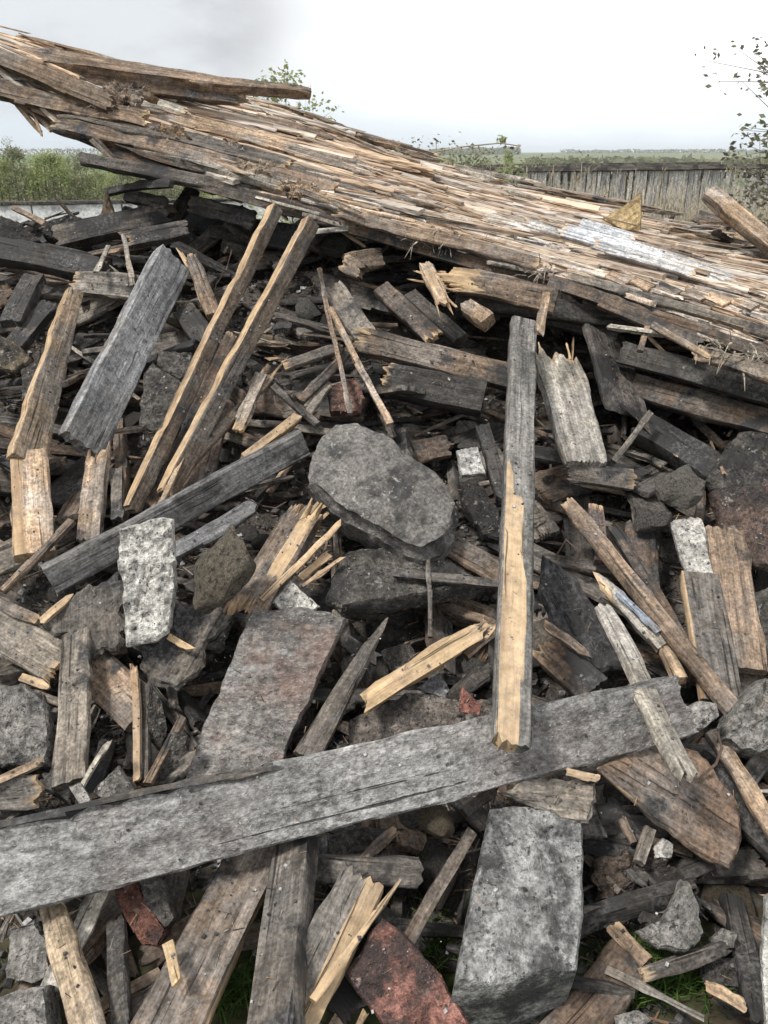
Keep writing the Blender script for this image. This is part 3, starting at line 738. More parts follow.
# verge boards along the near edge
for a in (('verge_board', 100, 152, 4.10, 335, 222, 3.80, 15, 'B', .03, .35, 'jag', 'cut', 0, 10),
          ('verge_board', 318, 218, 3.80, 560, 288, 3.30, 13, 'B', .03, .4, 'cut', 'worn', 0, 10),
          ('verge_board', 548, 281, 3.22, 770, 352, 2.76, 14, 'B', .03, .3, 'worn', 'cut', 0, 15),
          ('verge_board', 600, 300, 3.06, 702, 345, 2.80, 15, 'B', .04, .3, 'cut', 'worn', 0, 15),
          ('verge_board', 690, 348, 2.78, 800, 382, 2.6, 15, 'T', .03, .1, 'jag', 'cut', 0, 30),
          ('verge_board', 330, 208, 3.74, 545, 263, 3.32, 12, 'TB', .02, .15, 'splint', 'jag', 0, 45),
          ('verge_board', 566, 274, 3.2, 790, 338, 2.8, 9, 'G', .025, .3, 'worn', 'cut', 0, 30)):
    RB(*a)
# thick rough boards of the torn upper end
for i, a in enumerate(((-60, 78, 4.25, 150, 120, 4.15, 17, 'TB', .04, 'cut', 'jag'), (44, 117, 4.15, 340, 190, 3.95, 15, 'TB', .05, 'splint', 'jag'), (60, 108, 4.2, 300, 165, 4.05, 12, 'DG', .05, 'jag', 'splint'),
        (90, 128, 4.12, 235, 175, 3.98, 14, 'B', .04, 'worn', 'jag'), (-60, 60, 4.6, 190, 112, 4.6, 13, 'T', .03, 'cut', 'jag'), (-60, 78, 4.35, 90, 110, 4.25, 12, 'T', .03, 'cut', 'splint'),
        (130, 105, 4.55, 385, 175, 4.45, 11, 'GB', .03, 'splint', 'splint'), (150, 125, 4.3, 400, 200, 4.1, 10, 'G', .03, 'splint', 'splint'), (170, 140, 4.15, 330, 185, 4.0, 10, 'T', .03, 'jag', 'splint'),
        (215, 118, 4.95, 430, 180, 4.85, 9, 'T', .025, 'splint', 'splint'), (240, 160, 4.2, 470, 225, 3.9, 8, 'W', .02, 'splint', 'splint'), (-60, 48, 4.5, 105, 116, 4.3, 13, 'TB', .035, 'cut', 'jag'),
        (70, 98, 4.6, 260, 135, 4.55, 9, 'B', .04, 'splint', 'jag'), (110, 118, 4.32, 260, 158, 4.2, 8, 'T', .03, 'jag', 'splint'), (40, 104, 4.35, 200, 140, 4.2, 9, 'W', .025, 'splint', 'jag'), (200, 150, 4.22, 350, 196, 4.02, 9, 'TB', .04, 'jag', 'jag'),
        (120, 140, 4.1, 290, 186, 3.92, 9, 'T', .03, 'splint', 'splint'), (20, 88, 4.45, 150, 116, 4.4, 8, 'TB', .03, 'jag', 'jag'), (180, 112, 4.8, 350, 158, 4.7, 8, 'TB', .03, 'splint', 'splint'))):
    x0, y0, Y0, x1, y1, Y1, wp, c, th_, a0, a1 = a
    RB('rough_board', x0, y0, Y0, x1, y1, Y1, wp, ('T', 'B', 'W', 'TB', 'T', 'DG')[i * 5 % 6] if i > 3 else c, th_, .2, a0, a1, 0, 30 + (i * 17) % 40, wob=2.2)
# slats sprung loose, lying askew on the shingles
for i in range(34):
    s_, t_ = rr.uniform(.12, .97), rr.choice((rr.random(), 1.0, rr.uniform(.7, 1.0))); l = rr.uniform(.25, .8); m = shingle_matrix(s_, t_, l, rr) @ Matrix.Rotation(rr.gauss(0, .16), 4, 'Z') @ Matrix.Translation((0, 0, rr.uniform(.03, .06)))
    o = link('loose_slat', plank_mesh('loose_slat', l, rr.uniform(.014, .045), rr.uniform(.012, .03), rr.choice(('jag', 'splint', 'worn')), rr.choice(('jag', 'splint', 'point')), 5000 + i, wob=1.8, taper=(1, rr.uniform(.5, 1))), roof); o.matrix_basis = m
    c = COL[rr.choice(('T', 'TB', 'W', 'T', 'G'))]; o.color = (c[0] * 1.1, c[1] * 1.1, c[2] * 1.1, .15)
# torn crumbly wood along the upper end
for i, (x, y, Y, w_) in enumerate(((128, 92, 4.5, 24), (115, 90, 4.55, 14), (250, 172, 3.98, 22), (262, 165, 4.02, 16), (170, 133, 4.12, 20), (300, 188, 3.9, 18), (232, 150, 4.1, 18), (16, 47, 4.9, 10))):
    S('torn_wood', None, [(x - w_, y - 5), (x - w_ * .3, y - 9), (x + w_ * .7, y - 4), (x + w_, y + 5), (x + w_ * .2, y + 9), (x - w_ * .8, y + 4)], Y=Y, th=.03, col='T', soot=.15, e=40, mat=WOOD, jit=.03, rough=.018, parent=roof)
# pale painted boards lying in the shingles
for a in (('painted_board', 556, 226, 3.88, 664, 256, 3.71, 13, (.58, .59, .61), .012, .0, 'jag', 'worn', 0, 65),
          ('painted_board', 580, 222, 3.97, 640, 240, 3.87, 9, (.55, .56, .58), .012, .0, 'worn', 'jag', 0, 65),
          ('painted_board', 590, 242, 3.71, 700, 274, 3.48, 9, (.50, .50, .51), .012, .05, 'jag', 'jag', 0, 65),
          ('painted_board', 520, 218, 3.94, 600, 246, 3.8, 7, (.46, .44, .42), .012, .05, 'splint', 'jag', 0, 65),
          ('painted_board', 655, 252, 3.85, 740, 284, 3.65, 12, (.48, .47, .46), .012, .05, 'worn', 'jag', 0, 65),
          ('painted_board', 480, 214, 4.05, 545, 236, 3.95, 9, (.5, .48, .45), .012, .05, 'jag', 'worn', 0, 65)):
    RB(*a, mat=None)
# butt ends of one course showing along the near strip
for i, (x, y) in enumerate(((606, 272), (630, 277), (656, 282), (682, 288), (706, 292), (733, 297))):
    RB('shingle', x, y, 3.28 - i * .05, x + 22, y + 10, 3.20 - i * .05, 9, 'T', .014, .15, 'worn', 'cut', 0, 55)
# frayed fibre tufts at the near edge
def tuft(x, y, Y, n, l, parent, seed):
    r = random.Random(seed); vs, fs = [], []; o = U(x, y, Y)
    for _ in range(n):
        a = Vector((r.gauss(0, .05), r.gauss(0, .02), r.gauss(0, .015))); d = Vector((r.gauss(-.3, .6), r.gauss(-.5, .3), r.gauss(-.35, .4))).normalized() * l * r.uniform(.4, 1)
        tube(vs, fs, [a, a + d * .5 + Vector((0, 0, .01)), a + d], r.uniform(.002, .005), .0008, 4)
    m = link('torn_fibre', mesh('torn_fibre', vs, fs, WOOD, [.4] * len(vs)), parent); m.matrix_basis = Matrix.Translation(o); m.color = (*COL['W'], .1); return m
for i, (x, y, Y, n) in enumerate(((428, 235, 3.6, 26), (445, 240, 3.58, 30), (462, 240, 3.55, 16), (250, 165, 4.0, 16), (540, 272, 3.3, 18), (735, 352, 2.75, 24), (755, 360, 2.72, 24), (120, 110, 4.2, 10), (300, 185, 3.9, 16), (715, 345, 2.77, 14))):
    tuft(x, y, Y, n, .1, roof, i)
# the top log and the boards that rest on or stick out of the roof
def RT(name, label, *a, **k):
    return RB(name, *a, label=label, cat=k.pop('cat', name.split('_')[-1]), parent=None, **k)
RT('rotten_beam', 'long rotten brown beam lying along the top of the roof', -40, 44, 4.75, 312, 91, 4.75, 10, 'TB', .05, .25, 'cut', 'worn', 0, 58, taper=(1.5, .55), wob=2.2)
RT('split_board', 'split orange brown board under the rotten beam', -40, 62, 4.72, 252, 98, 4.74, 13, 'B', .05, .3, 'cut', 'splint', 0, 20)
RT('crossing_board', 'weathered board crossing the torn upper end of the roof', -40, 40, 4.3, 112, 103, 4.15, 17, 'TB', .05, .1, 'cut', 'worn', 0, 30)
RT('ridge_pole', 'straight grey brown pole along the back edge of the roof', 150, 92, 4.9, 340, 137, 4.9, 8, 'TB', .04, .15, 'cut', 'point', 0, 40)
RT('hanging_board', 'dark board jutting out under the torn roof end towards the wall', 76, 156, 4.0, 260, 192, 3.95, 12, 'DG', .05, .4, 'worn', 'cut', 0, 25)
RT('slanting_strut', 'short dark strut slanting from roof to jutting board', 92, 138, 4.06, 128, 175, 4.02, 8, 'TB', .04, .3, 'cut', 'jag', 0, 20)
RT('pale_stick', 'pale thin stick lying level on the torn roof end', -20, 80, 4.28, 34, 76, 4.26, 5, 'G', .012, .1, 'cut', 'jag', 0, 40)
RT('roof_lath', 'thin grey lath jutting from below the roof edge by brown laths', 255, 197, 3.85, 320, 214, 3.8, 4, 'W', .012, .1, 'cut', 'cut', 0, 30)
RT('white_lath', 'short whitish lath sticking out level beneath the roof edge', 290, 234, 3.75, 348, 227, 3.72, 5, 'W', .012, .05, 'slant', 'cut', 0, 30)
RT('thin_lath', 'thin lath hanging along the shadow below the roof edge', 302, 214, 3.78, 372, 232, 3.7, 4, 'G', .01, .1, 'cut', 'cut', 0, 30)
RT('tilted_pole', 'brown squared pole tilted up beside the plank fence', 709, 187, 4.35, 800, 262, 4.0, 13, 'T', .06, .05, 'worn', 'cut', 20, 20)
S('plywood_scrap', 'yellow brown triangular plywood scrap standing on the roof', [(603, 220), (642, 192), (641, 232), (622, 230)], Y=4.42, th=.012, col=(.50, .375, .20), soot=.1, e=5, jit=.003, rough=.001, mat=WOOD, cat='plywood')
for i, (x0, y0, Y0, x1, y1, Y1, wp, c) in enumerate(((676, 232, 4.6, 735, 238, 4.5, 9, 'G'), (680, 240, 4.5, 770, 246, 4.4, 7, 'T'), (700, 228, 4.8, 790, 238, 4.7, 10, 'TB'), (720, 248, 4.35, 790, 272, 4.2, 8, 'T'), (735, 232, 4.55, 800, 255, 4.4, 9, 'T'), (690, 255, 4.2, 770, 250, 4.2, 5, 'W'))):
    RT('loose_board', 'brown loose board in the small heap on the roof below the tilted pole', x0, y0, Y0, x1, y1, Y1, wp, c, .02, .15, 'worn', 'jag', 0, 60, )['group'] = 'loose boards below the tilted pole'
jr = random.Random(31)
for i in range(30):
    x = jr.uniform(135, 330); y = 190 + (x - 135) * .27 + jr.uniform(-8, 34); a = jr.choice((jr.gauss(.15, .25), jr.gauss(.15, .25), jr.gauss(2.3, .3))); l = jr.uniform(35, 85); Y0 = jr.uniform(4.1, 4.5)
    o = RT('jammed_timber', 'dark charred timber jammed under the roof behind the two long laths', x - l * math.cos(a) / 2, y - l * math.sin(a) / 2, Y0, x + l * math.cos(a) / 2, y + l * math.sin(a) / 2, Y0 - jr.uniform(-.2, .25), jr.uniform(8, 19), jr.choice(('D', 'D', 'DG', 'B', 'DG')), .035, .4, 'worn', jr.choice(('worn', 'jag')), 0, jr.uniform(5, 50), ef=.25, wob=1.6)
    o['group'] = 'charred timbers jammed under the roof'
S('black_lump', 'black charred lump on the roof beside the sapling', [(524, 197), (535, 194), (541, 202), (532, 207), (525, 204)], Y=4.8, th=.06, col='D', soot=.6, e=30, cat='lump')
# ---------------------------------------------------------------- the heap: pieces one can pick out
# --- upper left
K('grey_board', 'wide smooth grey board with a pale split left edge leaning in the heap', 178, 256, 84, 446, 40, (.27, .268, .272), .06, .20, .12, 'worn', 'worn', .12, az=72, e=30, wob=.6)
K('brown_board', 'long board with bright orange left edge ending at a broken corner', 78, 288, 28, 462, 23, (.25, .185, .125), .045, .16, .15, 'worn', 'cut', .05, az=68, e=34, side=-1, taper=(.7, 1.4))
K('brown_board', 'short orange brown board end broken off below the orange edged board', 28, 450, 36, 552, 38, (.36, .25, .16), .045, .165, .12, 'cut', 'cut', .03, az=22, e=40, taper=(.9, 1.05), fs=(0, 1, 0, .3))
K('long_lath', 'long brown lath with pale tan edge leaning under the roof, left of a pair', 279, 207, 133, 512, 13, (.115, .088, .066), .05, .42, .12, 'cut', 'worn', .25, az=62, e=28, side=-1)
K('long_lath', 'long brown lath with pale tan edge leaning under the roof, right of a pair', 314, 221, 168, 498, 16, (.115, .088, .066), .05, .40, .12, 'cut', 'jag', .3, az=60, e=28, side=-1)
K('split_lath', 'dark split lath squeezed between the two long brown laths', 232, 330, 152, 508, 15, 'B', .03, .12, .09, 'jag', 'jag', .35, az=10, e=35)
K('split_lath', 'thin pale splinter running down the right long brown lath', 216, 385, 160, 505, 5, 'T', .012, .19, .15, 'point', 'cut', .0)
K('split_board', 'dark brown board behind the foot of the long laths', 222, 400, 190, 500, 26, 'B', .03, .05, .05, 'worn', 'worn', .4)
K('stub_board', 'short upright stub with torn pale top beside the wide grey board', 188, 252, 212, 312, 15, 'TB', .035, .18, .12, 'jag', 'cut', .1, side=-1, splint=-2)
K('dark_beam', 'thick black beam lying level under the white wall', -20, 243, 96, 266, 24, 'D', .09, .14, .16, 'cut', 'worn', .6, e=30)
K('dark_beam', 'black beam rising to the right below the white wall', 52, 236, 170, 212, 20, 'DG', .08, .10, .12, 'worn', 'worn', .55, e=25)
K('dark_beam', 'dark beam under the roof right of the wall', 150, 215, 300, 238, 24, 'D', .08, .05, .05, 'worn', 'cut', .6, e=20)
K('grey_plank', 'weathered grey plank lying level with a torn left end', 66, 280, 142, 288, 24, 'G', .05, .12, .12, 'jag', 'worn', .25, e=30)
K('dark_plank', 'charred plank lying under the black beams', 118, 240, 190, 226, 15, 'DG', .05, .16, .16, 'splint', 'worn', .4, e=30)
S('pointed_board', 'pointed brown board end sticking up before the white wall', [(100, 216), (106, 191), (114, 214)], .16, .03, 'TB', .1, e=5, mat=WOOD, cat='board', jit=.003)
K('thin_stick', 'thin brown stick slanting before the white wall', 13, 207, 45, 222, 5, 'TB', .015, .2, .2, 'cut', 'cut', .1)
S('charred_block', 'black charred block at the crest beside the white wall', [(40, 232), (52, 218), (74, 214), (88, 222), (86, 240), (60, 244)], .10, .10, 'D', .5, e=35, cat='block')
S('charred_block', 'black charred block at the crest in the left corner', [(-8, 240), (0, 214), (18, 222), (40, 240), (20, 248)], .12, .10, 'D', .5, e=35, cat='block')
S('dark_slab', 'smooth dark grey slab between the wide grey board and long laths', [(143, 372), (152, 362), (180, 380), (176, 400), (160, 432), (138, 425)], .06, .03, 'CD', .2, e=45)
S('dark_slab', 'small dark slab leaning above the smooth dark slab', [(158, 350), (190, 352), (196, 372), (180, 380), (156, 366)], .05, .03, 'CD', .3, e=40)
S('dark_slab', 'dark tilted slab under the left orange edged board', [(20, 370), (45, 352), (62, 366), (54, 392), (22, 398)], .07, .05, 'CD', .4, e=45)
S('dark_slab', 'dark brown slab at the left edge above the orange board end', [(-10, 330), (14, 342), (32, 358), (14, 372), (-10, 366)], .10, .05, 'BR', .5, e=45)
K('charred_plank', 'black plank running down the left edge of the heap', 34, 272, 8, 320, 18, 'D', .05, .12, .12, 'worn', 'worn', .6)
K('charred_plank', 'black plank leaning left of the orange edged board', 50, 300, 6, 352, 16, 'DG', .04, .08, .08, 'worn', 'jag', .5)
K('charred_plank', 'black knotty plank right of the wide grey board top', 178, 300, 205, 338, 24, 'D', .06, .08, .06, 'jag', 'worn', .5)
K('tan_piece', 'pale broken board foot standing left of the grey diagonal board', 98, 440, 88, 540, 22, 'T', .03, .12, .10, 'splint', 'worn', .1, az=-10)
K('grey_piece', 'narrow grey board foot beside the pale broken board foot', 115, 465, 116, 520, 12, 'G', .03, .08, .08, 'worn', 'worn', .3)
K('thin_stick', 'thin grey stick lying from wide grey board to left', 130, 345, 82, 352, 6, 'G', .02, .06, .06, 'jag', 'cut', .2)
K('thin_stick', 'slim stick standing beside the level grey plank', 122, 230, 133, 285, 5, 'G', .012, .2, .16, 'point', 'cut', .2)
K('thin_stick', 'slim pale stick crossing the level grey plank', 108, 245, 96, 272, 4, 'W', .01, .2, .2, 'cut', 'cut', .1)
# --- middle left
K('diagonal_board', 'grey diagonal board with a pale upper edge resting on the white block', 306, 443, 50, 582, 29, (.135, .132, .13), .05, .17, .15, 'cut', 'cut', .18, az=0, e=0, wob=.5)
K('blue_board', 'blue grey board just under the diagonal board', 258, 504, 170, 552, 18, 'GB', .03, .12, .11, 'worn', 'cut', .1, e=40)
K('tan_lath', 'tan lath sloping behind the top of the diagonal board', 272, 372, 160, 494, 10, 'T', .03, .12, .12, 'jag', 'worn', .2, splint=-1)
K('tan_lath', 'yellow tan lath sloping into the diagonal board', 300, 412, 240, 458, 9, 'T', .03, .12, .14, 'worn', 'worn', .05, fresh=.6)
K('bent_branch', 'knotty tan root piece above the diagonal board', 262, 370, 236, 432, 13, 'T', .035, .14, .14, 'worn', 'jag', .2, wob=2.6)
K('dark_lath', 'dark lath crossing from the knotty root to the rock', 272, 385, 318, 424, 8, 'DG', .02, .12, .12, 'cut', 'cut', .3)
S('white_block', 'rough white plaster block standing on end', [(119, 528), (150, 517), (172, 519), (176, 560), (174, 600), (168, 634), (146, 643), (126, 647), (122, 600), (117, 560)], .30, .11, (.52, .50, .46), .2, az=12, e=32, rough=.009, jit=.006, cat='block')
ROCK('round_stone', 'round yellowish brown stone beside the white block', 223, 567, 28, 44, .36, (.25, .215, .165), .3, rot=-38, amp=.2, cuts=7)
S('crusted_board', 'dark crusted board with torn shaggy edge left of the white block', [(42, 622), (90, 590), (124, 574), (126, 640), (112, 648), (95, 656), (78, 642), (55, 636)], .14, .03, 'DG', .35, e=50, mat=WOOD, jit=.02, cat='board', rough=.004)
S('crusted_board', 'dark crusted board passing under the white block and round stone', [(134, 640), (176, 600), (232, 610), (200, 665), (176, 690), (150, 680)], .12, .03, 'DG', .3, e=50, mat=WOOD, jit=.015, cat='board')
K('torn_plank', 'grey brown plank with splintered yellow end lying below the rock', 228, 628, 316, 494, 36, 'TB', .045, .17, .17, 'splint', 'splint', .18, splint=4, fs=(.35, 1, .1, .5), az=-20, e=42)
K('tan_splinter', 'long tan splinter beside the torn yellow plank end', 262, 600, 345, 516, 6, 'T', .012, .21, .2, 'cut', 'point', 0, fresh=.7)
K('tan_splinter', 'short tan splinter right of the torn yellow plank end', 300, 578, 340, 546, 7, 'T', .012, .16, .16, 'cut', 'point', 0, fresh=.8)
K('tan_splinter', 'short thin splinter under the short tan splinter', 302, 585, 348, 553, 4, 'T', .01, .15, .15, 'cut', 'point', 0, fresh=.5)
S('slate_piece', 'small grey slate piece on the big pinkish slab', [(290, 579), (320, 606), (304, 618), (298, 630), (272, 601)], .17, .012, 'CL', .1, e=55, jit=.004, rough=.002)
S('pink_slab', 'big grey slab with pinkish stains running under the crusted beam', [(252, 606), (300, 604), (346, 617), (322, 672), (286, 752), (276, 800), (176, 800), (196, 742), (222, 680)], .11, .05, (.245, .228, .212), .55, e=50, mat=SLAB, jit=.008, cat='slab')
K('pointed_plank', 'narrow grey plank with pointed top beside the pinkish slab', 388, 610, 306, 756, 24, 'DG', .025, .17, .12, 'point', 'cut', .1, az=-25, taper=(.6, 1.05))
K('grey_plank', 'upright grey plank left of the dark gap above the crusted beam', 74, 630, 66, 782, 29, 'G', .03, .14, .12, 'worn', 'cut', .2, az=-15)
K('brown_plank', 'brown grey plank lying flat at the left edge above grey slab', -30, 612, 68, 668, 46, 'G', .03, .10, .10, 'cut', 'jag', .25)
K('brown_plank', 'brown plank in the gap behind the upright grey plank', 88, 664, 140, 712, 44, 'TB', .03, .07, .07, 'cut', 'cut', .35)
K('tan_lath', 'narrow tan lath standing upright in the gap', 131, 655, 137, 784, 8, 'T', .02, .13, .12, 'splint', 'jag', .05, fresh=.5)
K('dark_lath', 'dark narrow lath standing beside the upright tan lath', 144, 680, 142, 780, 14, 'DG', .025, .10, .10, 'worn', 'cut', .4)
S('curved_tile', 'curved dark tile standing in the gap', [(150, 688), (162, 700), (168, 730), (160, 752), (146, 740)], .11, .02, 'CD', .3, az=20, e=20, cat='tile')
S('curved_tile', 'dark tile sherd beside the pinkish slab edge', [(158, 762), (176, 732), (188, 736), (176, 772), (160, 782)], .12, .02, 'CD', .2, az=25, e=25, cat='tile')
K('brown_lath', 'brown lath slanting beside the dark tile sherd', 184, 714, 150, 784, 9, 'TB', .02, .14, .13, 'worn', 'cut', .2)
S('grey_slab', 'grey rounded slab at the left edge above the crusted beam', [(-12, 690), (20, 680), (46, 700), (50, 735), (46, 765), (-12, 770)], .10, .06, 'C', .4, e=50)
K('tan_lath', 'pale lath lying level at the left edge', -14, 782, 48, 756, 8, 'T', .02, .16, .15, 'cut', 'worn', 0, fresh=.4)
K('weathered_block', 'cracked grey wood block lying at the left edge above the beam', -20, 796, 44, 790, 32, 'G', .06, .12, .12, 'cut', 'jag', .15, e=35)
S('grey_scrap', 'twisted grey metal scrap standing above the crusted beam', [(68, 786), (80, 782), (96, 808), (84, 814), (76, 800)], .17, .008, 'CL', .2, e=45, cat='scrap', jit=.003)
K('thin_splinter', 'thin grey splinter pointing up from the twisted scrap', 114, 732, 82, 786, 5, 'W', .012, .16, .16, 'point', 'cut', .1)
S('grey_slab', 'triangular grey slab leaning behind the twisted scrap', [(92, 790), (118, 764), (134, 792), (110, 808)], .12, .03, 'C', .3, e=45)
K('tan_piece', 'small bright splinter lying on the crusted board by the white block', 168, 636, 194, 652, 7, 'Y', .01, .16, .16, 'cut', 'slant', 0, fresh=1.0)
K('tan_splinter', 'torn tan splinter below the crusted board edge', 18, 676, 55, 690, 9, 'T', .02, .15, .15, 'jag', 'point', .05, fresh=.6)
K('tan_splinter', 'torn tan splinter hanging under the orange board end', 38, 622, 78, 590, 8, 'T', .02, .17, .17, 'jag', 'point', .05, fresh=.5)
K('thin_stick', 'long thin brown stick under the orange board end', 2, 590, 72, 520, 8, 'TB', .018, .15, .15, 'cut', 'cut', .15)
K('brown_lath', 'brown lath at the left edge below the orange board end', -12, 596, 40, 620, 12, 'TB', .03, .14, .14, 'cut', 'jag', .15)
# --- middle
S('concrete_boulder', 'large smooth grey concrete lump in the middle of the heap', [(318, 434), (332, 421), (356, 420), (384, 434), (412, 452), (444, 480), (460, 506), (457, 532), (440, 548), (424, 554), (396, 541), (360, 520), (330, 502), (306, 478), (310, 455)], .24, .17, (.16, .150, .139), .36, e=54, rough=.006, jit=.008, bev=.05, dome=.03, cat='concrete', mat=STONE2)
S('dark_slab', 'dark flat slab lying under the large concrete lump', [(340, 552), (400, 542), (452, 560), (486, 582), (430, 592), (380, 600), (340, 606), (326, 596)], .12, .07, 'CD', .35, e=68)
K('dark_log', 'charred log chunk with frayed grey left end behind the lump', 376, 374, 484, 396, 32, 'D', .09, .10, .08, 'jag', 'cut', .35, e=30)
K('brown_beam', 'long brown beam sloping right under the roof to the post', 352, 336, 512, 376, 25, 'TB', .06, .14, .10, 'jag', 'cut', .3, e=30, splint=-3)
K('grey_log', 'grey rounded log end leaning above the brown beam', 330, 284, 366, 334, 24, 'G', .06, .16, .14, 'worn', 'worn', .3, e=35)
K('dark_plank', 'brown dark plank sloping behind the brown beam', 380, 286, 436, 338, 18, 'B', .05, .08, .10, 'cut', 'jag', .25, e=30)
K('dark_plank', 'dark plank in the shadow right of the grey log', 410, 292, 462, 336, 14, 'DG', .04, .04, .05, 'cut', 'cut', .4)
K('brown_block', 'short brown wood block jammed beneath the roof', 346, 262, 384, 256, 20, 'TB', .06, .10, .10, 'worn', 'worn', .3, e=20)
K('brown_block', 'small split brown block beside the jammed block', 338, 258, 362, 272, 18, 'TB', .05, .13, .13, 'jag', 'worn', .2, e=20)
K('thin_lath', 'long thin lath leaning steeply on the lump', 318, 262, 350, 412, 5, 'TB', .012, .22, .16, 'point', 'cut', .1)
K('thin_lath', 'pale thin lath leaning from log to lump', 328, 306, 392, 422, 7, 'T', .015, .2, .16, 'worn', 'cut', .05)
K('brown_lath', 'brown lath crossing the thin laths', 354, 344, 300, 400, 9, 'B', .02, .12, .12, 'worn', 'cut', .3)
K('brown_lath', 'brown lath sloping left from the grey log', 344, 346, 280, 366, 10, 'TB', .025, .15, .14, 'worn', 'jag', .2)
K('grey_lath', 'narrow grey lath lying below the brown laths', 330, 380, 304, 414, 9, 'G', .02, .10, .11, 'worn', 'jag', .2)
S('red_brick', 'reddish brown brick behind the thin pale lath', [(326, 386), (356, 376), (366, 398), (360, 412), (330, 412)], .07, .06, 'RB', .45, e=35, cat='brick', jit=.004)
S('white_brick', 'small white brick piece right of the lump', [(457, 450), (478, 446), (486, 474), (462, 476)], .12, .06, (.55, .54, .51), .02, e=30, cat='brick', jit=.004)
K('black_branch', 'black branch curving past the white brick', 484, 420, 504, 500, 14, 'D', .04, .10, .10, 'worn', 'worn', .4)
S('black_lump', 'black glossy charcoal lump between the lump and the post', [(458, 480), (476, 478), (500, 510), (504, 540), (484, 536), (464, 505)], .09, .06, 'D', .6, e=45, cat='lump')
K('grey_plank', 'short grey brown plank end between lump and post', 450, 542, 506, 576, 24, 'TB', .04, .10, .10, 'worn', 'worn', .25)
K('grey_stick', 'grey stick lying level across the dark flat slab', 392, 572, 500, 584, 9, 'DG', .02, .16, .15, 'worn', 'worn', .3)
K('thin_stick', 'thin upright stick below the dark flat slab', 428, 560, 431, 636, 5, 'DG', .012, .17, .15, 'cut', 'cut', .3)
K('yellow_lath', 'bright yellow broken lath lying right of the pointed plank', 356, 706, 484, 628, 22, 'Y', .03, .17, .17, 'slant', 'jag', .0, fresh=1.0, splint=3)
K('dark_piece', 'burnt end of the yellow lath', 462, 650, 496, 620, 20, 'B', .03, .15, .16, 'cut', 'jag', .3, splint=2)
S('brown_slab', 'flat grey brown slab behind the crusted beam below the yellow lath', [(350, 718), (410, 690), (500, 706), (500, 740), (345, 750)], .08, .05, (.14, .12, .105), .3, e=55)
S('blue_piece', 'blue grey board piece behind the yellow lath', [(416, 688), (440, 672), (450, 690), (446, 700)], .09, .02, 'GB', .1, e=50)
S('red_brick', 'small pink brick corner beside the post', [(458, 712), (462, 686), (482, 706), (480, 716)], .10, .04, (.30, .14, .11), .1, e=40, cat='brick', jit=.003)
K('dark_lath', 'dark lath behind the pointed plank', 340, 640, 380, 662, 14, 'D', .02, .06, .06, 'worn', 'worn', .4)
S('charred_block', 'charred block behind the yellow lath', [(380, 650), (410, 640), (424, 668), (396, 684)], .06, .05, 'D', .5, e=50, cat='block')
# --- the long crusted beam and the post
p0, p1 = P(-60, 884, .27), P(692, 704, .30)
bm_ = board('crusted_beam', 'long grey beam crusted with ash and plaster lying across the heap', 'beam', p0, p1, pxw((p0 + p1) / 2, nrm(0, 40), (p1 - p0).normalized(), 76), .075, nrm(0, 40), (.33, .322, .312), .12, 'cut', 'worn', mat=SLAB, taper=(1.12, .88), wob=.7, hi=.009, crust=.0035)
bw = pxw((p0 + p1) / 2, nrm(0, 40), (p1 - p0).normalized(), 76)
se = link('split_edge', plank_mesh('split_edge', .72, .016, .03, 'cut', 'splint', 4711, ef=0, wob=2.0)); se.parent = bm_; se.color = (*COL['DG'], .5)
se.matrix_basis = Matrix.Translation((.0, bw * .56 - .004, .002)) @ Matrix.Rotation(R(-25), 4, 'X') @ Matrix.Rotation(-.015, 4, 'Z')
S('concrete_lump', 'rounded grey concrete lump at the right end of the crusted beam', [(676, 712), (700, 700), (718, 702), (720, 716), (706, 728), (684, 732), (674, 724)], .27, .08, 'C', .3, e=45, bev=.02, cat='concrete', dome=.01, jit=.002)
p0, p1 = P(525, 318, .30), P(514, 744, .42)
board('upright_post', 'tall upright post, grey above and split to yellow wood below', 'post', p0, p1, pxw((p0 + p1) / 2, nrm(8, 38), (p1 - p0).normalized(), 31), .045, nrm(8, 38), (.20, .19, .175), .12, 'cut', 'worn', fs=((.56, 1, .05, .6), (.5, 1, .05, .3), (.72, .9, .05, .75)), taper=(1.0, .9), wob=.6)
# --- upper right, in the shade of the roof; beam colours darkened to deepen that shade
K('pale_plank', 'pale broken plank with torn top hanging below the roof', 554, 346, 588, 462, 44, 'W', .04, .14, .12, 'splint', 'worn', .06, az=10, e=25, taper=(1.05, .85), splint=-3)
K('grey_plank', 'dark grey plank foot continuing from the pale broken plank', 568, 470, 640, 480, 22, 'DG', .03, .08, .06, 'worn', 'jag', .3, e=30)
K('frayed_board', 'thick broken board with pale frayed end under the roof edge', 432, 274, 556, 300, 25, 'TB', .05, .30, .30, 'splint', 'cut', .2, e=22, splint=-4, fs=(0, .28, .1, .9), wob=1.8)
K('frayed_board', 'curled pale splinter board hanging under the frayed board', 424, 262, 446, 306, 14, 'T', .03, .30, .28, 'worn', 'splint', .1, fresh=.4, splint=3)
K('frayed_block', 'short pale squared block end under the frayed board', 462, 300, 486, 318, 16, 'T', .06, .24, .24, 'worn', 'cut', .1, e=30, fresh=.4)
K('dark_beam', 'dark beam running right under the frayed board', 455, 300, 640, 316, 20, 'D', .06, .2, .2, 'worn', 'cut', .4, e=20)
K('hanging_lath', 'short tan lath hanging from the roof edge above the pale plank', 547, 292, 537, 334, 9, 'T', .02, .42, .38, 'cut', 'slant', .0)
K('hanging_board', 'dark board hanging askew in the shade right of the pale plank', 606, 330, 636, 432, 34, 'DG', .03, .12, .06, 'cut', 'slant', .3, az=25, e=20)
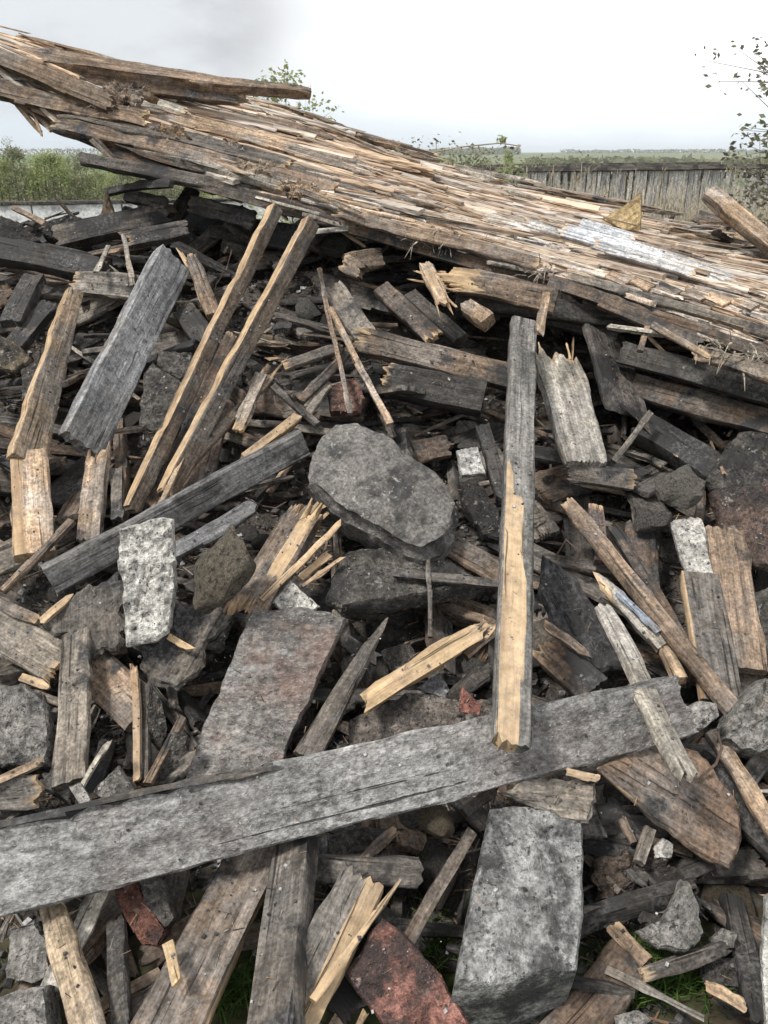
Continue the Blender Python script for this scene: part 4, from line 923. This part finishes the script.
K('thin_stick', 'thin grey stick crossing the foot of the hanging dark board', 652, 412, 614, 460, 7, 'G', .015, .12, .08, 'cut', 'cut', .1)
K('thin_lath', 'thin pale lath pointing left below the roof edge', 604, 324, 664, 333, 5, 'W', .015, .46, .44, 'slant', 'cut', .05)
K('thin_lath', 'thin pale lath sloping down from the roof edge', 652, 324, 712, 358, 6, 'T', .015, .48, .44, 'cut', 'jag', .05)
K('thin_lath', 'short crossed lath below the sloping pale lath', 648, 326, 640, 350, 6, 'TB', .015, .44, .42, 'cut', 'cut', .2)
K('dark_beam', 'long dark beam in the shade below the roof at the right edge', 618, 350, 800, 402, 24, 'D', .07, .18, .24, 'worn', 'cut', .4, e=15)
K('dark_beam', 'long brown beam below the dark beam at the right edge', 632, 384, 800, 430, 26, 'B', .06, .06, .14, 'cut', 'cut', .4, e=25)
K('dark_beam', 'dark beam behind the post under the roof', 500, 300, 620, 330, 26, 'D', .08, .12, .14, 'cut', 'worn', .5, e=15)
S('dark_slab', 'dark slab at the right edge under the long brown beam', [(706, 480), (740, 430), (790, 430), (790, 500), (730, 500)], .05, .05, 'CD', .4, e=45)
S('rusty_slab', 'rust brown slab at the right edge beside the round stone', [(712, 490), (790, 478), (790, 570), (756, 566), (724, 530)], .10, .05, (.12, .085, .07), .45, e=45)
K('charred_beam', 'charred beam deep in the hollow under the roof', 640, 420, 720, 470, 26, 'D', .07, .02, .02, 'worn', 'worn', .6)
ROCK('round_stone', 'round pitted grey stone at the mouth of the hollow', 679, 489, 23, 21, .16, (.25, .23, .20), .2, amp=.3, cuts=8)
ROCK('round_stone', 'small lumpy stone below the round pitted stone', 652, 521, 17, 12, .12, 'C', .35, rot=15, amp=.25)
# --- right
K('pale_block', 'pale grey plaster block standing above the split board', 684, 516, 704, 580, 28, 'CL', .05, .15, .13, 'worn', 'worn', .2, az=-15, e=35, mat=STONE)
K('split_board', 'dark grey board with orange split edge below the pale plaster block', 700, 572, 722, 700, 38, 'DG', .03, .14, .13, 'cut', 'cut', .1, az=-5, e=35, fs=(0, 1, .0, .12), side=-1)
K('brown_board', 'wide brown board standing right of the split board', 724, 526, 744, 668, 42, 'TB', .03, .13, .12, 'worn', 'cut', .15, az=-5, e=35)
K('diagonal_lath', 'long brown lath running diagonally down to the split board foot', 565, 494, 736, 708, 15, 'TB', .03, .17, .17, 'jag', 'cut', .1, az=20, e=40)
K('diagonal_lath', 'dark brown lath beside the long diagonal lath', 612, 524, 690, 648, 12, 'B', .03, .12, .13, 'worn', 'cut', .3)
K('brown_stub', 'reddish brown board stub behind the diagonal lath', 596, 500, 604, 560, 14, 'RB', .03, .08, .08, 'jag', 'cut', .2)
K('brown_stub', 'dark brown board behind the diagonal laths', 640, 520, 648, 590, 30, 'B', .03, .05, .05, 'worn', 'cut', .4)
K('pale_lath', 'pale pointed lath end below the diagonal lath', 590, 566, 662, 646, 14, 'W', .025, .18, .17, 'point', 'cut', .15, fs=(0, .3, 0, .6))
K('blue_strip', 'blue grey metal strip beside the pale pointed lath', 614, 588, 658, 632, 7, (.26, .29, .34), .006, .20, .19, 'worn', 'cut', 0)
K('grey_plank', 'grey plank resting on the right end of the crusted beam', 602, 602, 690, 776, 19, 'W', .025, .22, .40, 'worn', 'worn', .1, az=15)
K('tan_stub', 'short tan stub beside the grey resting plank', 662, 634, 684, 676, 13, 'T', .03, .16, .18, 'slant', 'cut', .05, fresh=.4)
S('charred_board', 'broad black board sloping down right of the post', [(544, 556), (576, 576), (622, 652), (628, 668), (600, 672), (560, 640), (540, 590)], .08, .05, (.055, .054, .056), .35, e=48, mat=WOOD, cat='board')
K('brown_board', 'dark brown board beneath the broad black board', 540, 640, 592, 690, 36, 'B', .03, .11, .12, 'jag', 'cut', .35)
K('tan_splinter', 'tan splinter lying on the broad black board', 542, 620, 596, 660, 9, 'TB', .018, .16, .17, 'jag', 'point', .1, fresh=.3)
S('brown_board', 'broad orange brown board sloping out below the crusted beam', [(600, 768), (640, 742), (700, 750), (738, 798), (743, 838), (733, 869), (714, 862), (660, 822)], .17, .03, (.215, .145, .10), .14, az=20, e=50, mat=WOOD, cat='board', jit=.004, rough=.003, freshp=.45, grain=((620, 760), (720, 855)))
S('concrete_chunk', 'grey concrete chunk at the right edge of the heap', [(722, 740), (748, 700), (768, 676), (800, 690), (800, 740), (760, 752), (738, 750)], .22, .12, 'C', .2, e=45, bev=.02, cat='concrete', rough=.01)
K('tan_lath', 'tan brown lath running down to the right edge', 712, 730, 800, 872, 15, 'T', .03, .16, .15, 'cut', 'cut', .1, az=-10)
K('charred_board', 'dark board behind the tan brown lath at the right edge', 690, 760, 790, 850, 40, 'D', .03, .06, .06, 'cut', 'cut', .4)
S('dark_slab', 'dark slab right of the wide brown board', [(742, 600), (790, 580), (790, 680), (756, 670)], .08, .04, 'CD', .3, e=40)
vs, fs = [], []; tube(vs, fs, [P(x, y, l) for x, y, l in ((697, 790, .16), (702, 776, .2), (716, 764, .22), (722, 748, .25), (718, 734, .27))], .004, .003, 6)
tag(link('bent_wire', mesh('bent_wire', vs, fs, METAL)), 'bent rusty wire hooked over the broad orange brown board', 'wire')
# --- bottom
S('concrete_block', 'big rectangular concrete block with speckled top at the foot of the heap', [(490, 806), (536, 803), (584, 806), (584, 900), (579, 968), (516, 982), (454, 986), (470, 890)], .23, .24, (.235, .232, .225), .32, az=6, e=76, rough=.004, jit=.0025, cat='block', bev=.010, back=.99)
S('grey_plate', 'flat grey board piece between block and crusted beam', [(500, 792), (540, 776), (596, 782), (598, 800), (588, 822), (546, 812)], .24, .025, 'G', .2, e=60, mat=WOOD, cat='board', jit=.01)
K('tan_splinter', 'pale split piece lying on the flat board above the block', 560, 770, 604, 780, 9, 'T', .015, .28, .27, 'jag', 'jag', .05, fresh=.6)
S('red_brick', 'large worn red brick at the bottom beside the block', [(382, 918), (402, 930), (440, 976), (474, 1030), (388, 1034), (366, 1004), (344, 976), (364, 944)], .16, .09, (.235, .115, .092), .48, e=50, cat='brick', jit=.003, rough=.004)
K('broken_board', 'thick board broken to bright yellow wood left of the red brick', 366, 872, 294, 1024, 52, 'G', .05, .21, .15, 'worn', 'cut', .15, az=10, e=45, fs=(0, 1, .56, 1), side=1)
K('yellow_splinter', 'long yellow splinter leaning on the broken yellow board', 410, 868, 314, 1000, 9, 'T', .02, .24, .19, 'point', 'cut', 0, fresh=.8, taper=(.5, 1))
K('dark_post', 'dark grey post standing at the bottom left of the broken board', 294, 830, 262, 1050, 40, 'DG', .06, .20, .22, 'cut', 'cut', .35, az=-20, e=38)
K('broad_board', 'broad grey brown board sloping out below the crusted beam on the left', 262, 836, 158, 1050, 62, 'TB', .035, .15, .16, 'cut', 'cut', .2, az=-10, e=45, side=1)
K('tan_lath', 'split tan lath along the right edge of the broad board', 258, 860, 184, 1020, 8, 'T', .02, .14, .14, 'cut', 'point', .1, fresh=.3)
K('tan_piece', 'small bright wood chip with nail holes on the broad board', 167, 942, 177, 984, 11, 'Y', .012, .22, .22, 'cut', 'worn', .02, fresh=.6)
K('tan_board', 'tan board standing at the bottom left corner', 48, 900, 88, 1050, 25, (.30, .232, .16), .03, .16, .18, 'worn', 'cut', .05, az=-15)
K('pale_lath', 'pale dirty lath crossing behind the tan board', 100, 886, 50, 990, 20, 'W', .02, .12, .11, 'cut', 'cut', .3)
K('grey_lath', 'dark grey lath standing right of the tan board', 112, 916, 124, 1050, 19, 'DG', .025, .12, .14, 'worn', 'cut', .3)
K('thin_lath', 'thin pale lath at the foot of the tan board', 64, 958, 42, 1000, 9, 'W', .015, .12, .1, 'slant', 'cut', .2)
K('tan_board', 'tan board lying flat beneath the broad board', 70, 1024, 160, 972, 16, 'T', .025, .06, .06, 'cut', 'cut', .15)
S('red_brick', 'rounded red brick with grey mortar under the crusted beam', [(110, 884), (134, 880), (146, 902), (166, 930), (158, 948), (142, 946), (124, 918)], .12, .08, (.17, .08, .06), .4, e=45, cat='brick', bev=.02)
S('grey_slab', 'grey mortar slab beside the rounded red brick', [(138, 878), (160, 880), (174, 918), (166, 930), (144, 905)], .13, .05, 'CD', .3, e=45)
S('grey_block', 'grey block at the bottom left corner, upper of two', [(4, 980), (10, 928), (34, 922), (46, 936), (50, 972), (36, 986)], .13, .08, 'C', .2, e=50, bev=.015, cat='block')
S('grey_block', 'grey block at the bottom left corner, lower of two', [(-14, 1000), (20, 988), (44, 986), (50, 1034), (-14, 1036)], .14, .08, 'C', .2, e=55, bev=.012, cat='block')
K('dark_log', 'charred round log end lying behind the broken yellow board', 312, 868, 424, 876, 26, 'DG', .07, .12, .12, 'worn', 'worn', .4, e=40)
K('round_stick', 'round brown stick leaning between brick and block', 474, 826, 408, 944, 14, 'TB', .04, .14, .16, 'worn', 'cut', .25)
K('round_stick', 'short stick with charred end beside the round brown stick', 506, 782, 466, 814, 12, 'TB', .035, .18, .17, 'point', 'cut', .3, fresh=.3)
ROCK('knotty_stub', 'knotty wood stub with rusty end under the crusted beam', 438, 820, 17, 17, .18, 'BR', .2, cat='stub', amp=.25)
K('dark_stick', 'dark stick behind the charred log end', 398, 826, 356, 866, 10, 'B', .02, .12, .12, 'jag', 'cut', .3)
K('dark_plank', 'dark plank under the crusted beam left of the dark post', 318, 836, 318, 880, 18, 'GB', .03, .08, .08, 'cut', 'cut', .4)
S('dark_slab', 'dark slab behind the broken yellow board', [(326, 836), (366, 826), (378, 850), (340, 876), (326, 870)], .06, .05, 'CD', .3, e=45)
K('tan_lath', 'dry split lath on the ground below the red brick', 330, 1040, 360, 985, 14, 'T', .02, .08, .08, 'cut', 'jag', .1)
K('tan_lath', 'second dry split lath on the ground below the red brick', 348, 1040, 366, 1000, 8, 'T', .02, .08, .09, 'cut', 'jag', .1)
S('triangle_slab', 'triangular grey concrete slab lying at the foot of the heap', [(682, 878), (690, 880), (698, 900), (706, 934), (700, 944), (686, 950), (660, 948), (638, 930), (664, 918), (674, 900)], .14, .045, 'C', .2, e=58, bev=.01)
S('white_block', 'tall pale block cut by the right edge at the bottom', [(764, 900), (780, 888), (820, 890), (820, 1040), (764, 1040), (761, 960)], .20, .12, (.40, .39, .36), .12, az=-30, e=40, cat='block', rough=.004, jit=.003)
S('brick_clod', 'crumbly brown brick lump right of the concrete block', [(594, 864), (620, 850), (660, 852), (682, 870), (676, 896), (630, 904), (596, 902)], .07, .07, (.085, .065, .052), .35, e=50, cat='brick', jit=.02, rough=.012)
K('grey_lath', 'grey lath lying level right of the concrete block', 584, 911, 668, 909, 10, 'G', .018, .09, .09, 'cut', 'cut', .15)
K('tan_piece', 'split tan board piece below the level grey lath', 608, 920, 646, 962, 15, 'TB', .02, .08, .08, 'jag', 'cut', .15, fresh=.3)
K('dark_log', 'dark broken branch lying below the triangular slab', 642, 976, 732, 944, 14, 'DG', .04, .10, .10, 'jag', 'worn', .3)
K('grey_lath', 'thin grey lath lying on the grass at the bottom', 606, 970, 704, 1018, 7, 'G', .015, .08, .08, 'cut', 'cut', .1)
K('bark_strip', 'curled tan bark strip at the bottom right', 688, 980, 756, 1024, 12, 'T', .02, .1, .1, 'splint', 'splint', .05, wob=2.5)
S('dark_slab', 'flat dark slab below the dark broken branch', [(700, 960), (760, 950), (760, 990), (706, 984)], .05, .03, 'CD', .3, e=60)
K('grey_piece', 'short grey wood piece leaning at the brown brick lump', 652, 828, 640, 862, 12, 'G', .02, .12, .11, 'cut', 'cut', .15)
K('brown_piece', 'small brown wood piece above the brown brick lump', 622, 818, 634, 842, 8, 'TB', .02, .11, .1, 'cut', 'cut', .15)
S('pale_chunk', 'pale mortar chunk on the brown brick lump', [(652, 848), (664, 838), (674, 844), (672, 858), (656, 858)], .1, .03, 'CL', .2, e=50)
S('grey_chunk', 'grey mortar chunk right of the triangular slab', [(712, 938), (724, 928), (738, 934), (734, 948), (716, 948)], .09, .03, 'C', .3, e=55)
S('pale_chunk', 'pale broken chunk on the grass at the bottom', [(616, 1016), (640, 1010), (652, 1020), (640, 1034), (618, 1034)], .06, .03, 'CL', .1, e=55)
K('charred_board', 'charred dark plank under the flat grey board beside the block', 600, 800, 640, 850, 30, 'D', .03, .06, .06, 'worn', 'worn', .5)

for i, (lab, pts) in enumerate((('thin rusty wire looping beside the long laths', ((232, 250, .3), (226, 270, .28), (216, 285, .2), (214, 300, .14))), ('thin rusty wire curling above the round stone', ((246, 498, .2), (262, 506, .24), (276, 508, .22), (286, 502, .16))),
        ('thin wire tangle right of the post', ((556, 556, .14), (566, 540, .2), (580, 552, .2), (572, 566, .15), (590, 572, .12))), ('curved dark wire hoop above the rock', ((274, 396, .12), (276, 406, .16), (284, 412, .16), (292, 410, .12))))):
    vs, fs = [], []; tube(vs, fs, [P(*q) for q in pts], .003, .002, 5); tag(link('bent_wire', mesh('bent_wire', vs, fs, METAL)), lab, 'wire')
# ---------------------------------------------------------------- smaller rubble, laid on the slope
fr = random.Random(77)
import re
CUT = re.compile(r' (lying|with|leaning|standing|running|in|under|below|behind|beside|at|between|on|sloping|left|right|hanging|from|jammed|resting|crossing|rising|ending|broken|sticking|slanting|passing|squeezed|deep|above|past|along|across|curving|hooked|looping|curling|pointing|cut|continuing|askew|level|stretching|reaching|beneath|of|before|upper|lower)\\b.*'.replace('\\\\', '\\'))
MARKS = {}
bpy.context.view_layer.update()
for o in list(bpy.data.objects):
    if o.parent is None and o.type == 'MESH' and 'label' in o and 'group' not in o and o.get('kind') is None and o.location.y < 4.6:
        ph = CUT.sub('', o['label']); ph = ph.split(',')[0]
        if 2 <= len(ph.split()) <= 6:
            bb = [o.matrix_basis @ Vector(c) for c in o.bound_box]; MARKS.setdefault(ph, []).append(sum(bb, Vector()) / 8)
MARKS = [(k, v[0]) for k, v in MARKS.items() if len(v) == 1]
def beside(desc, m):
    p = m.translation; k = min(MARKS, key=lambda q: (q[1] - p).length); return f'{desc} near the {k[0]}'
def slope_pose(x, y, lift, rd, tilt=.35):
    n = Vector((-(mound_z(x + .05, y) - mound_z(x - .05, y)) / .1, -(mound_z(x, y + .05) - mound_z(x, y - .05)) / .1, 1)).normalized()
    n = (n + Vector((rd.gauss(0, tilt), rd.gauss(0, tilt), 0))).normalized(); a = rd.uniform(0, math.pi)
    u = Vector((math.cos(a), math.sin(a), rd.gauss(0, .2)))
    return frame(Vector((x, y, mound_z(x, y) + lift)), u, n)
def spot(rd, keep=False):
    while rd.random() < .07:
        x, y = rd.uniform(.34, 1.05), rd.uniform(1.15, 1.8)
        if keep or y > 1.36 or abs(x - .56) > .15: return x, y      # the littered foot of the heap
    while True:
        y = 1.05 + 3.9 * (rd.random() ** .8); x = rd.uniform(-1, 1) * min(2.6, .58 * y + .45)
        if not keep and y < 1.34 and (abs(x + .34) < .09 or abs(x - .56) < .14): continue
        return x, y
KINDS = [('charred_scrap', 'black charred board scrap', 'wood scrap', 'charred board scraps in the ash', 'D', .55, 290),
         ('grey_scrap', 'weathered grey board scrap', 'wood scrap', 'grey board scraps in the rubble', 'DG', .3, 230),
         ('brown_scrap', 'dull brown board scrap', 'wood scrap', 'brown board scraps in the rubble', 'B', .3, 180),
         ('burnt_board', 'broad burnt board piece', 'board', 'broad burnt board pieces in the heap', 'D2', .3, 150),
         ('loose_lath', 'loose dirty lath', 'lath', 'loose dirty laths in the heap', 'L', .2, 200)]
for name, label, cat, grp, col, char, cnt in KINDS:
    ms = [(l, plank_mesh(name, l, w_, t_, a, b, 3000 + i, ef=.28, wob=1.7)) for i, (l, w_, t_, a, b) in enumerate(((.16, .06, .025, 'jag', 'worn'), (.24, .08, .03, 'worn', 'jag'), (.34, .05, .03, 'jag', 'cut'), (.3, .10, .025, 'worn', 'worn'), (.45, .06, .03, 'splint', 'worn'), (.5, .09, .03, 'jag', 'jag'), (.2, .035, .02, 'splint', 'slant'), (.6, .045, .035, 'worn', 'jag'), (.14, .02, .012, 'jag', 'worn'), (.4, .022, .018, 'worn', 'splint'), (.25, .028, .02, 'worn', 'worn')))]
    if name == 'burnt_board': ms = [(l, plank_mesh(name, l, w_, .025, a, b, 3100 + i, ef=.25, wob=1.8)) for i, (l, w_, a, b) in enumerate(((.3, .12, 'jag', 'worn'), (.4, .15, 'worn', 'splint'), (.5, .11, 'jag', 'worn'), (.6, .13, 'worn', 'worn'), (.35, .16, 'splint', 'jag'), (.7, .1, 'worn', 'jag')))]
    if name == 'loose_lath': ms = [(l, plank_mesh(name, l, w_, .016, a, b, 3150 + i, ef=.4, wob=1.4)) for i, (l, w_, a, b) in enumerate(((.35, .022, 'jag', 'worn'), (.5, .028, 'worn', 'splint'), (.65, .024, 'jag', 'worn'), (.8, .03, 'worn', 'jag'), (.45, .035, 'splint', 'jag'), (.28, .03, 'worn', 'jag')))]
    big = name in ('burnt_board', 'loose_lath')
    for k in range(cnt):
        l, me = fr.choice(ms); x, y = spot(fr); o = link(name, me)
        if big and y < 1.7: y += 1.5
        o.matrix_basis = slope_pose(x, y, fr.uniform(.0, .13), fr, .5) @ Matrix.Translation((-l / 2, 0, 0)); c = COL[col if col in COL else fr.choice({'D2': ('D', 'DG', 'DG', 'B', 'G'), 'L': ('TB', 'TB', 'G', 'DG', 'T')}[col])]; j = fr.uniform(.65, 1.35)
        o.color = (c[0] * j, c[1] * j, c[2] * j, char * fr.uniform(.6, 1.2))
        tag(o, beside(('short ' if l < .22 else 'long ' if l > .42 else '') + label, o.matrix_basis), cat, grp)
ms = [(l, plank_mesh('wood_splinter', l, w_, .007, 'splint', 'point', 3300 + i, taper=(1, .6), fresh=f)) for i, (l, w_, f) in enumerate(((.12, .012, .5), (.2, .014, .2), (.28, .012, .0), (.36, .016, .3), (.16, .02, .8), (.42, .012, 0)))]
for k in range(290):
    l, me = fr.choice(ms); x, y = spot(fr); o = link('wood_splinter', me); o.matrix_basis = slope_pose(x, y, fr.uniform(.03, .17), fr, .5) @ Matrix.Translation((-l / 2, 0, 0))
    c = COL[fr.choice(('T', 'TB', 'W', 'G', 'TB'))]; j = fr.uniform(.7, 1.2); o.color = (c[0] * j, c[1] * j, c[2] * j, .15)
    tag(o, beside(('short' if l < .2 else 'long' if l > .3 else 'thin') + ' loose wood splinter', o.matrix_basis), 'splinter', 'wood splinters on the ash')
for name, label, cat, grp, cols, cnt, lo, hi in (('rubble_stone', 'dark rubble stone', 'stone', 'dark rubble stones in the ash', ('CD', 'CD', 'D', 'C'), 260, .018, .06),
                                                  ('tile_sherd', 'flat dark sherd', 'sherd', 'flat dark sherds in the rubble', ('CD', 'CD', 'C', 'D', 'BR'), 170, .03, .085),
   ('plaster_crumb', 'small pale plaster crumb', 'plaster', 'pale plaster crumbs on the ash', ('CL', 'C', 'CL'), 120, .006, .017),
                                                  ('brick_crumb', 'small reddish brick crumb', 'brick', 'reddish brick crumbs on the ash', ('RB', 'R'), 26, .01, .028)):
    rms = [rock_mesh(name, 3500 + i, 2, .3, cuts=7) for i in range(8)]
    for k in range(cnt):
        x, y = spot(fr); r = lo + (hi - lo) * fr.random() ** 1.6; o = link(name, fr.choice(rms))
        o.matrix_basis = slope_pose(x, y, r * .35 + fr.uniform(0, .02), fr, .6) @ Matrix.Diagonal((r * fr.uniform(.9, 1.5), r, r * (fr.uniform(.6, 1) if name != 'tile_sherd' else .22), 1))
        j = fr.uniform(.7, 1.3); c = COL[fr.choice(cols)]; o.color = (c[0] * j, c[1] * j, c[2] * j, .3); tag(o, beside(label, o.matrix_basis), cat, grp)
# crumbs too many to count
def crumbs(name, label, cnt, mk, seed):
    rd = random.Random(seed); V, T, Fc = [], [], []; off = 0
    for _ in range(cnt):
        x, y = spot(rd, True); m = np.array(slope_pose(x, y, rd.uniform(-.002, .012), rd, .8)); v, f, t = mk(rd)
        V.append(np.asarray(v) @ m[:3, :3].T + m[:3, 3]); Fc += [tuple(i + off for i in q) for q in f]; off += len(v); T.append(np.tile((*t, 1), (len(v), 1)))
    me = bpy.data.meshes.new(name); me.from_pydata(np.concatenate(V).tolist(), [], Fc); me.materials.append(CHIP)
    a = me.attributes.new('tint', 'FLOAT_COLOR', 'POINT'); a.data.foreach_set('color', np.concatenate(T).astype(np.float32).ravel())
    tag(link(name, me), label, 'rubble', kind='stuff')
BOX = [(0, 1, 3, 2), (4, 6, 7, 5), (0, 4, 5, 1), (2, 3, 7, 6), (0, 2, 6, 4), (1, 5, 7, 3)]
def mk_stone(rd):
    r = .002 + .011 * rd.random() ** 2.6; v = [((i & 1) * 2 - 1, (i >> 1 & 1) * 2 - 1, (i >> 2) * 2 - 1) for i in range(8)]
    v = [(a * r * rd.uniform(.5, 1.1), b * r * rd.uniform(.4, .9), c * r * rd.uniform(.3, .7)) for a, b, c in v]
    g = rd.choice((.03, .04, .05, .06, .07, .08, .1, .13, .2, .36)); return v, BOX, (g * 1.03, g, g * .97)
def mk_chip(rd):
    l, w_, h = rd.uniform(.008, .07), rd.uniform(.0015, .006), rd.uniform(.001, .003)
    v = [((i & 1) * l, ((i >> 1 & 1) - .5) * w_ * (1 if not i & 1 else rd.uniform(.1, .8)), ((i >> 2) - .5) * h) for i in range(8)]
    c = rd.choice(((.30, .21, .13), (.18, .12, .08), (.05, .045, .04), (.09, .08, .075), (.24, .22, .2), (.04, .04, .04))); return v, BOX, c
crumbs('ash_rubble', 'fine dark ash gravel and plaster grit covering the heap', 42000, mk_stone, 1)
crumbs('wood_chips', 'fine wood chips and char flakes strewn over the heap', 38000, mk_chip, 2)
# grit and flakes lying on the bigger pieces
def grit(seed):
    rd = random.Random(seed); V, T, Fc = [], [], []; off = 0
    for o in list(bpy.data.objects):
        if o.parent is None and o.type == 'MESH' and 'category' in o and 'group' not in o and o.get('kind') is None and 1 < o.location.y < 4.2:
            m = np.array(o.matrix_basis); bb = np.array([tuple(c) for c in o.bound_box]); a, b = bb.min(0), bb.max(0)
            if m[2, 2] / max(1e-6, np.linalg.norm(m[:3, 2])) < .3 or o.name.startswith(('round', 'knotty', 'bent')): continue
            for _ in range(min(70, int((b[0] - a[0]) * (b[1] - a[1]) * 700) + 1)):
                v, f, t = (mk_stone if rd.random() < .65 else mk_chip)(rd); v = np.asarray(v) * .38; an = rd.uniform(0, 6.28); ca, sa = math.cos(an), math.sin(an)
                v = np.stack((v[:, 0] * ca - v[:, 1] * sa, v[:, 0] * sa + v[:, 1] * ca, v[:, 2]), 1)
                k = .36; c = np.array(((a[0] + b[0]) / 2 + rd.uniform(-k, k) * (b[0] - a[0]), (a[1] + b[1]) / 2 + rd.uniform(-k, k) * (b[1] - a[1]), .001))
                V.append((v + c) @ m[:3, :3].T + m[:3, 3]); Fc += [tuple(i + off for i in q) for q in f]; off += len(v); T.append(np.tile((*t, 1), (len(v), 1)))
    me = bpy.data.meshes.new('grit'); me.from_pydata(np.concatenate(V).tolist(), [], Fc); me.materials.append(CHIP)
    a = me.attributes.new('tint', 'FLOAT_COLOR', 'POINT'); a.data.foreach_set('color', np.concatenate(T).astype(np.float32).ravel()); tag(link('grit', me), 'loose grit and flakes lying on boards and slabs', 'grit', kind='stuff')
grit(3)
# grass coming up at the foot of the heap
def grass(name, label, spots, seed):
    rd = random.Random(seed); V, Fc, T = [], [], []
    for px, py, sx, sy, cnt in spots:
        for _ in range(cnt):
            q = P(px + rd.gauss(0, sx), py + rd.gauss(0, sy), -.05); b = Vector((q.x, q.y, max(0, mound_z(q.x, q.y)) - .004)); h = rd.uniform(.03, .085); a = rd.uniform(0, 6.28)
            d = Vector((math.cos(a), math.sin(a), 0)); s = Vector((-d.y, d.x, 0)) * rd.uniform(.0012, .0025); o = len(V); t = rd.random()
            V += [b - s, b + s, b + d * h * .2 + Vector((0, 0, h * .6)) + s * .8, b + d * h * .2 + Vector((0, 0, h * .6)) - s * .8, b + d * h * .65 + Vector((0, 0, h * .85))]
            Fc += [(o, o + 1, o + 2, o + 3), (o + 3, o + 2, o + 4)]; T += [t] * 5
    me = bpy.data.meshes.new(name); me.from_pydata([tuple(v) for v in V], [], Fc); me.materials.append(GRASS)
    a = me.attributes.new('tint', 'FLOAT', 'POINT'); a.data.foreach_set('value', np.array(T, np.float32)); tag(link(name, me), label, 'grass', kind='stuff')
grass('grass', 'green grass coming up between the pieces at the foot of the heap', ((222, 1006, 20, 12, 520), (640, 985, 28, 16, 520), (625, 1010, 18, 10, 200), (420, 900, 20, 30, 80), (690, 1000, 30, 14, 160), (440, 960, 12, 20, 100)), 9)
